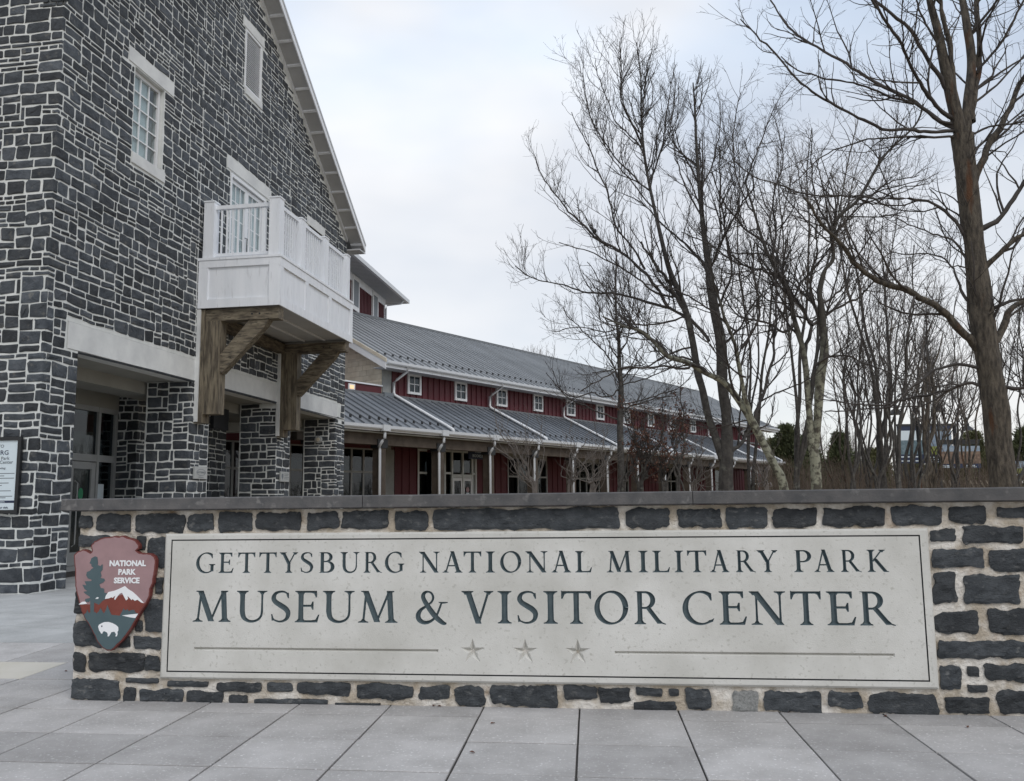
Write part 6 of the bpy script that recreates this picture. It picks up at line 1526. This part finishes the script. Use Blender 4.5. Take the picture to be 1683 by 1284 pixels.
# --- evergreens
def evergreen(x, Y, top, wpx, seed, m, label, n=9000, squat=1.0):
    nr = np.random.RandomState(seed); b = at(x, 800, Y); H = at(x, top, Y)[2]; Wd_ = wpx * 1.45 * Y / FPX / 2
    root = empty('evergreen_tree', (b[0], b[1], 0), label, 'tree')
    mb = MB(); mb.tube([(b[0], b[1], -.1), (b[0], b[1], H * .6), (b[0], b[1], H * .96)], [.16, .10, .03], 8); mb.build('trunk', M['bark2'], root)
    # clumps
    nc = 240; n = int(n * 1.6); cz = nr.rand(nc) ** .8; rad = Wd_ * (1 - cz) ** .75 * (.75 + .4 * nr.rand(nc)) + .12; an = nr.rand(nc) * 2 * pi
    C = np.stack([b[0] + np.cos(an) * rad * .8, b[1] + np.sin(an) * rad * .8, H * (.05 + .93 * cz)], 1)
    i = nr.randint(0, nc, n); sz = (.10 * Wd_ + .35 * (1 - cz[i]) * .6)[:, None]
    c = C[i] + nr.randn(n, 3) * sz * np.array([1, 1, .8])
    out = unit(c - np.array([b[0], b[1], 0]) * 1.0 * np.array([1, 1, 0]) - np.array([0, 0, 1]) * c[:, 2:3]); d = unit(out + np.array([0, 0, .9]) + nr.randn(n, 3) * .5); e_ = unit(np.cross(d, nr.randn(n, 3)))
    L_ = nr.uniform(.14, .34, n)[:, None] * (Y / 70); V = np.stack([c - e_ * L_ * .22, c + e_ * L_ * .22, c + d * L_], 1).reshape(-1, 3)
    o = link('foliage', np_mesh('foliage', [(V, np.arange(n * 3).reshape(-1, 3))], m), root); o['kind'] = 'stuff'
for k, (x, Y, top, w, m, lab, n) in enumerate(((1296, 78, 700, 60, 'green', 'dark evergreen just beyond far end of the red wing', 14000), (1330, 84, 718, 50, 'green', 'evergreen half hidden by the pale double trunk', 11000), (1272, 88, 722, 40, 'green2', 'yellowish evergreen partly behind the end of the red wing', 8000), (1384, 76, 712, 44, 'green', 'narrow dark evergreen right of the pale double trunk', 11000),
     (1440, 70, 742, 60, 'green2', 'low yellow-green evergreen left of the information boards', 9000), (1500, 72, 752, 60, 'green2', 'low yellow-green evergreen below the information boards', 9000), (1562, 66, 745, 70, 'green2', 'olive green bush behind the lamp post base', 10000), (1604, 70, 712, 50, 'green2', 'upright olive evergreen left of the big brown trunk', 10000), (1692, 62, 706, 60, 'green', 'dark evergreen right of the big brown trunk', 11000), (1745, 66, 690, 70, 'green', 'dark evergreen outside right edge', 9000))):
    evergreen(x, Y, top, w, 400 + k, M[m], lab, n)
# --- far bare woods (reads as one grey mass) and tree tops above the ridge
nr = np.random.RandomState(9); n = 420
xs = np.concatenate([nr.uniform(1225, 1900, 330), nr.uniform(850, 905, 90)]); Ys = np.concatenate([nr.uniform(95, 150, 330), nr.uniform(115, 125, 90)])
P = np.empty((n, 6, 3)); R = np.empty((n, 6))
for i in range(n):
    b = at(xs[i], 800, Ys[i]); h = (nr.uniform(7, 11.5) if i < 330 else nr.uniform(19.5, 22.6)) ; ln_ = nr.uniform(-.6, .6, 2)
    for j in range(6): t = j / 5; P[i, j] = (b[0] + ln_[0] * t, b[1] + ln_[1] * t, 2 + (h - 2) * t)
    R[i] = np.linspace(.09, .02, 6)
P2, R2 = spawn(P, R, 1.6, .25, (1.2, 3.2), (25, 60), 5, .6, .45, nr, .018)
P3, R3 = spawn(P2, R2, 2.2, .1, (.6, 1.5), (25, 60), 3, .7, .4, nr, .014)
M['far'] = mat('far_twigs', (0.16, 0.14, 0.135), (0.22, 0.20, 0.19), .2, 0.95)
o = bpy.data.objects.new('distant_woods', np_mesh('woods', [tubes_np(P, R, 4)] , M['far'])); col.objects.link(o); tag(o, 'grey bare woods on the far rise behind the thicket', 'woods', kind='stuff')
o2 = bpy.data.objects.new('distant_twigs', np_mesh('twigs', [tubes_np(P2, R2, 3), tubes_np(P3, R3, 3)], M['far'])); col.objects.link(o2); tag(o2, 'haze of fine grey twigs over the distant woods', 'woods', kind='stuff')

# low brown undergrowth along the field edge
nb = 1500; ux = nr.uniform(1245, 1760, nb); uy = nr.uniform(24, 62, nb); P = np.empty((nb, 4, 3)); R = np.empty((nb, 4))
for i in range(nb):
    b = at(ux[i], 800, uy[i]); h = at(ux[i], nr.uniform(752, 795), uy[i])[2]; d_ = nr.uniform(-.7, .7, 2)
    for j in range(4): t = j / 3; P[i, j] = (b[0] + d_[0] * t * t, b[1] + d_[1] * t * t, h * t)
    R[i] = np.linspace(.014, .006, 4)
P2, R2 = spawn(P, R, 3.2, .3, (.3, .9), (20, 60), 4, .7, .3, nr, .006)
M['brush'] = mat('brown_brush', (0.07, 0.052, 0.04), (0.13, 0.10, 0.075), .8, 0.95)
o = bpy.data.objects.new('undergrowth', np_mesh('undergrowth', [tubes_np(P, R, 3), tubes_np(P2, R2, 3)], M['brush'])); col.objects.link(o); tag(o, 'low brown undergrowth along the edge behind the wall', 'undergrowth', kind='stuff')

# ------------------------------------------------------------------ lamp posts, information boards, bench
def lamp_shade(root, x, y, z, s=1.0):
    mb = MB(); mb.lathe((x, y, z), [(.27 * s, 0), (.25 * s, .03 * s), (.13 * s, .17 * s), (.075 * s, .21 * s), (.07 * s, .32 * s), (.045 * s, .34 * s), (.04 * s, .42 * s)], 16); o = mb.build('lamp_shade', M['black'], root, smooth=False)
    mb = MB(); mb.lathe((x, y, z + .015), [(0.001, -.03 * s), (.10 * s, -.02 * s), (.13 * s, .03 * s)], 12); mb.build('bulb', M['paper'], o)
def lamp_post(xp, Y, ylamp, arms, label, hpole):
    b = at(xp, 790, Y); root = empty('lamp_post', (b[0], b[1], 0), label, 'lamp post')
    zt = at(xp, hpole, Y)[2]; sc_ = Y / FPX
    mb = MB(); mb.tube([(b[0], b[1], 0), (b[0], b[1], .6), (b[0], b[1], .62), (b[0], b[1], zt + .1)], [.12, .11, .07, .055], 10); mb.build('pole', M['black'], root)
    for dx, yl in arms:
        zl = at(xp, yl, Y)[2]; xx = dx * sc_; sg = 1 if dx > 0 else -1
        pts = [(b[0] + sg * .05, b[1], zt - .8), (b[0] + sg * .06, b[1], zt - .1)]
        top = zl + .75
        for q in range(9):
            a = pi - pi * q / 8 if sg > 0 else pi * q / 8
            cxm = b[0] + (xx + sg * .06) / 2; rx = abs(xx - sg * .06) / 2; pts.append((cxm + rx * cos(a), b[1], max(zt - .05, zl + .42) + .35 * sin(pi * q / 8)))
        pts.append((b[0] + xx, b[1], zl + .40))
        mb = MB(); mb.tube(pts, .025, 6); mb.build('gooseneck', M['black'], root); lamp_shade(root, b[0] + xx, b[1], zl, 34 / 34.)
lamp_post(1575, 38, 0, [(22, 708), (-24, 708)], 'black lamp post with gooseneck shade left of the big brown trunk', 702)
lamp_post(1515, 31, 0, [(-35, 681), (35, 677)], 'black twin-arm lamp post hanging among thicket stems', 690)
def board(x0, x1, y0, y1, Y, label, parts_, n_lines):
    a = at(x0, y1, Y); b = at(x1, y0, Y); root = empty('information_board', ((a[0] + b[0]) / 2, Y, 0), label, 'information board')
    fr = lambda x, o, z: np.array([a[0] + (b[0] - a[0]) * x, a[1] + o, a[2] + (b[2] - a[2]) * z])
    for k, (u0, u1, v0, v1, m) in enumerate(parts_): boxo('printed_panel', fr, (u0, u1), (-.02 - .001 * k, .02), (v0, v1), M[m], root)
    for u in (.04, .96): boxo('leg', lambda x, o, z: np.array([a[0] + (b[0] - a[0]) * x, a[1] + o, z]), (u - .02, u + .02), (.025, .08), (0, b[2]), M['black'], root)
    for (u, v, w, h) in n_lines: boxo('text_line', fr, (u, u + w), (-.034, -.030), (v, v + h), M['paper'], root)
    boxo('top_frame', fr, (-.02, 1.02), (-.035, .04), (1.0, 1.06), M['black'], root)
board(1478, 1562, 700, 762, 44, 'tall blue and green picture information board behind the thicket', [(0, 1, 0, 1, 'navy'), (0, .47, .24, .88, 'tealprint'), (0, .47, .62, .88, 'paper'), (.5, 1, .45, .88, 'skyprint'), (.5, 1, .22, .45, 'grassprint')],
      [(.04, .16, .08, .03), (.16, .16, .05, .03), (.28, .16, .12, .03), (.55, .14, .3, .03), (.55, .08, .26, .03), (.55, .02, .2, .03), (.04, .05, .22, .03), (.3, .05, .1, .03)])
board(1547, 1609, 725, 770, 43, 'rust coloured picture information board below the gooseneck lamp', [(0, 1, 0, .16, 'navy'), (0, 1, .17, .62, 'rockprint'), (0, 1, .62, .82, 'skyprint'), (0, 1, .88, 1, 'black')], [(.03, .08, .26, .03), (.03, .03, .3, .03), (.58, .08, .26, .03), (.58, .03, .3, .03)])
board(1663, 1696, 758, 782, 40, 'low picture board right of the big brown trunk', [(0, 1, 0, .14, 'navy'), (0, 1, .15, .5, 'grassprint'), (0, 1, .5, 1, 'skyprint')], [(.05, .04, .2, .05)])
# wooden bench
def bench(x, Y, lab):
    b = at(x, 800, Y); t = empty('wooden_bench', (b[0], b[1], 0), lab, 'bench'); f = lambda x, y, z: np.array([b[0] + x, b[1] + y, z])
    zb = at(x, 790, Y)[2]
    for k in range(5): mb = MB(); mb.bar(f(-.45 + .2 * k, .1, zb - .75), f(-.62 + .2 * k, .45, zb + .02), .12, .03); mb.build('slat', M['wood'], t)
    boxo('seat', f, (-.6, .6), (-.5, .1), (zb - .8, zb - .76), M['wood'], t)
    for a_ in (-.55, .5): boxo('leg', f, (a_, a_ + .06), (-.45, -.38), (0, zb - .8), M['wood'], t); boxo('leg', f, (a_, a_ + .06), (.02, .09), (0, zb - .8), M['wood'], t)
bench(1570, 34, 'grey slatted wooden chair beside the lamp post base'); bench(1632, 33, 'grey slatted wooden chair half hidden by the big brown trunk')
# dark ball caught in the branches
c = at(977, 380, 19); t = MB(); t.lathe(c, [(0.001, -.06), (.035, -.05), (.06, 0), (.045, .04), (.001, .06)], 10); o = t.build('seed_ball', M['black'], None); tag(o, 'small dark ball caught high in branches of the dark tree', 'nest')

# ------------------------------------------------------------------ fallen leaves at the foot of the wall
LR = random.Random(8)
for k, (x, y, lab) in enumerate(((713, 1161, 'dark red leaf under wall below the long joint'), (722, 1162, 'dark red leaf beside its twin under wall'), (958, 1164, 'brown-red leaf tucked under the wall near the centre'), (1236, 1166, 'orange-brown leaf leaning on the grey granite stone'), (1299, 1171, 'small dark leaf right of the granite stone'), (1455, 1178, 'dry leaf at foot of the smeared stone'), (1636, 1175, 'reddish leaf under wall near the right edge'), (1590, 1196, 'curled twig-like leaf on pavers at right'), (810, 1190, 'tiny brown leaf on the paver joint'), (108, 1104, 'dark leaf on paver left of the wall'), (776, 1238, 'tiny leaf in a paver joint near the bottom'))):
    g = ground_pt(x, y); s_ = .02 if k not in (3, 6) else .035; an = LR.uniform(0, 6); mb = MB(); c_, q_ = cos(an), sin(an)
    pts = [(-1, 0, .1), (-.4, .5, .45), (.3, .42, .35), (1, 0, .2), (.3, -.45, .5), (-.4, -.4, .3), (0, 0, .12)]
    mb.add([(g[0] + (a * c_ - b * q_) * s_, g[1] + (a * q_ + b * c_) * s_, .002 + z * s_) for a, b, z in pts], [(0, 1, 6), (1, 2, 6), (2, 3, 6), (3, 4, 6), (4, 5, 6), (5, 0, 6)])
    o = mb.build('fallen_leaf', M['leafr'], None); tag(o, lab, 'leaf', 'fallen leaves by the wall')
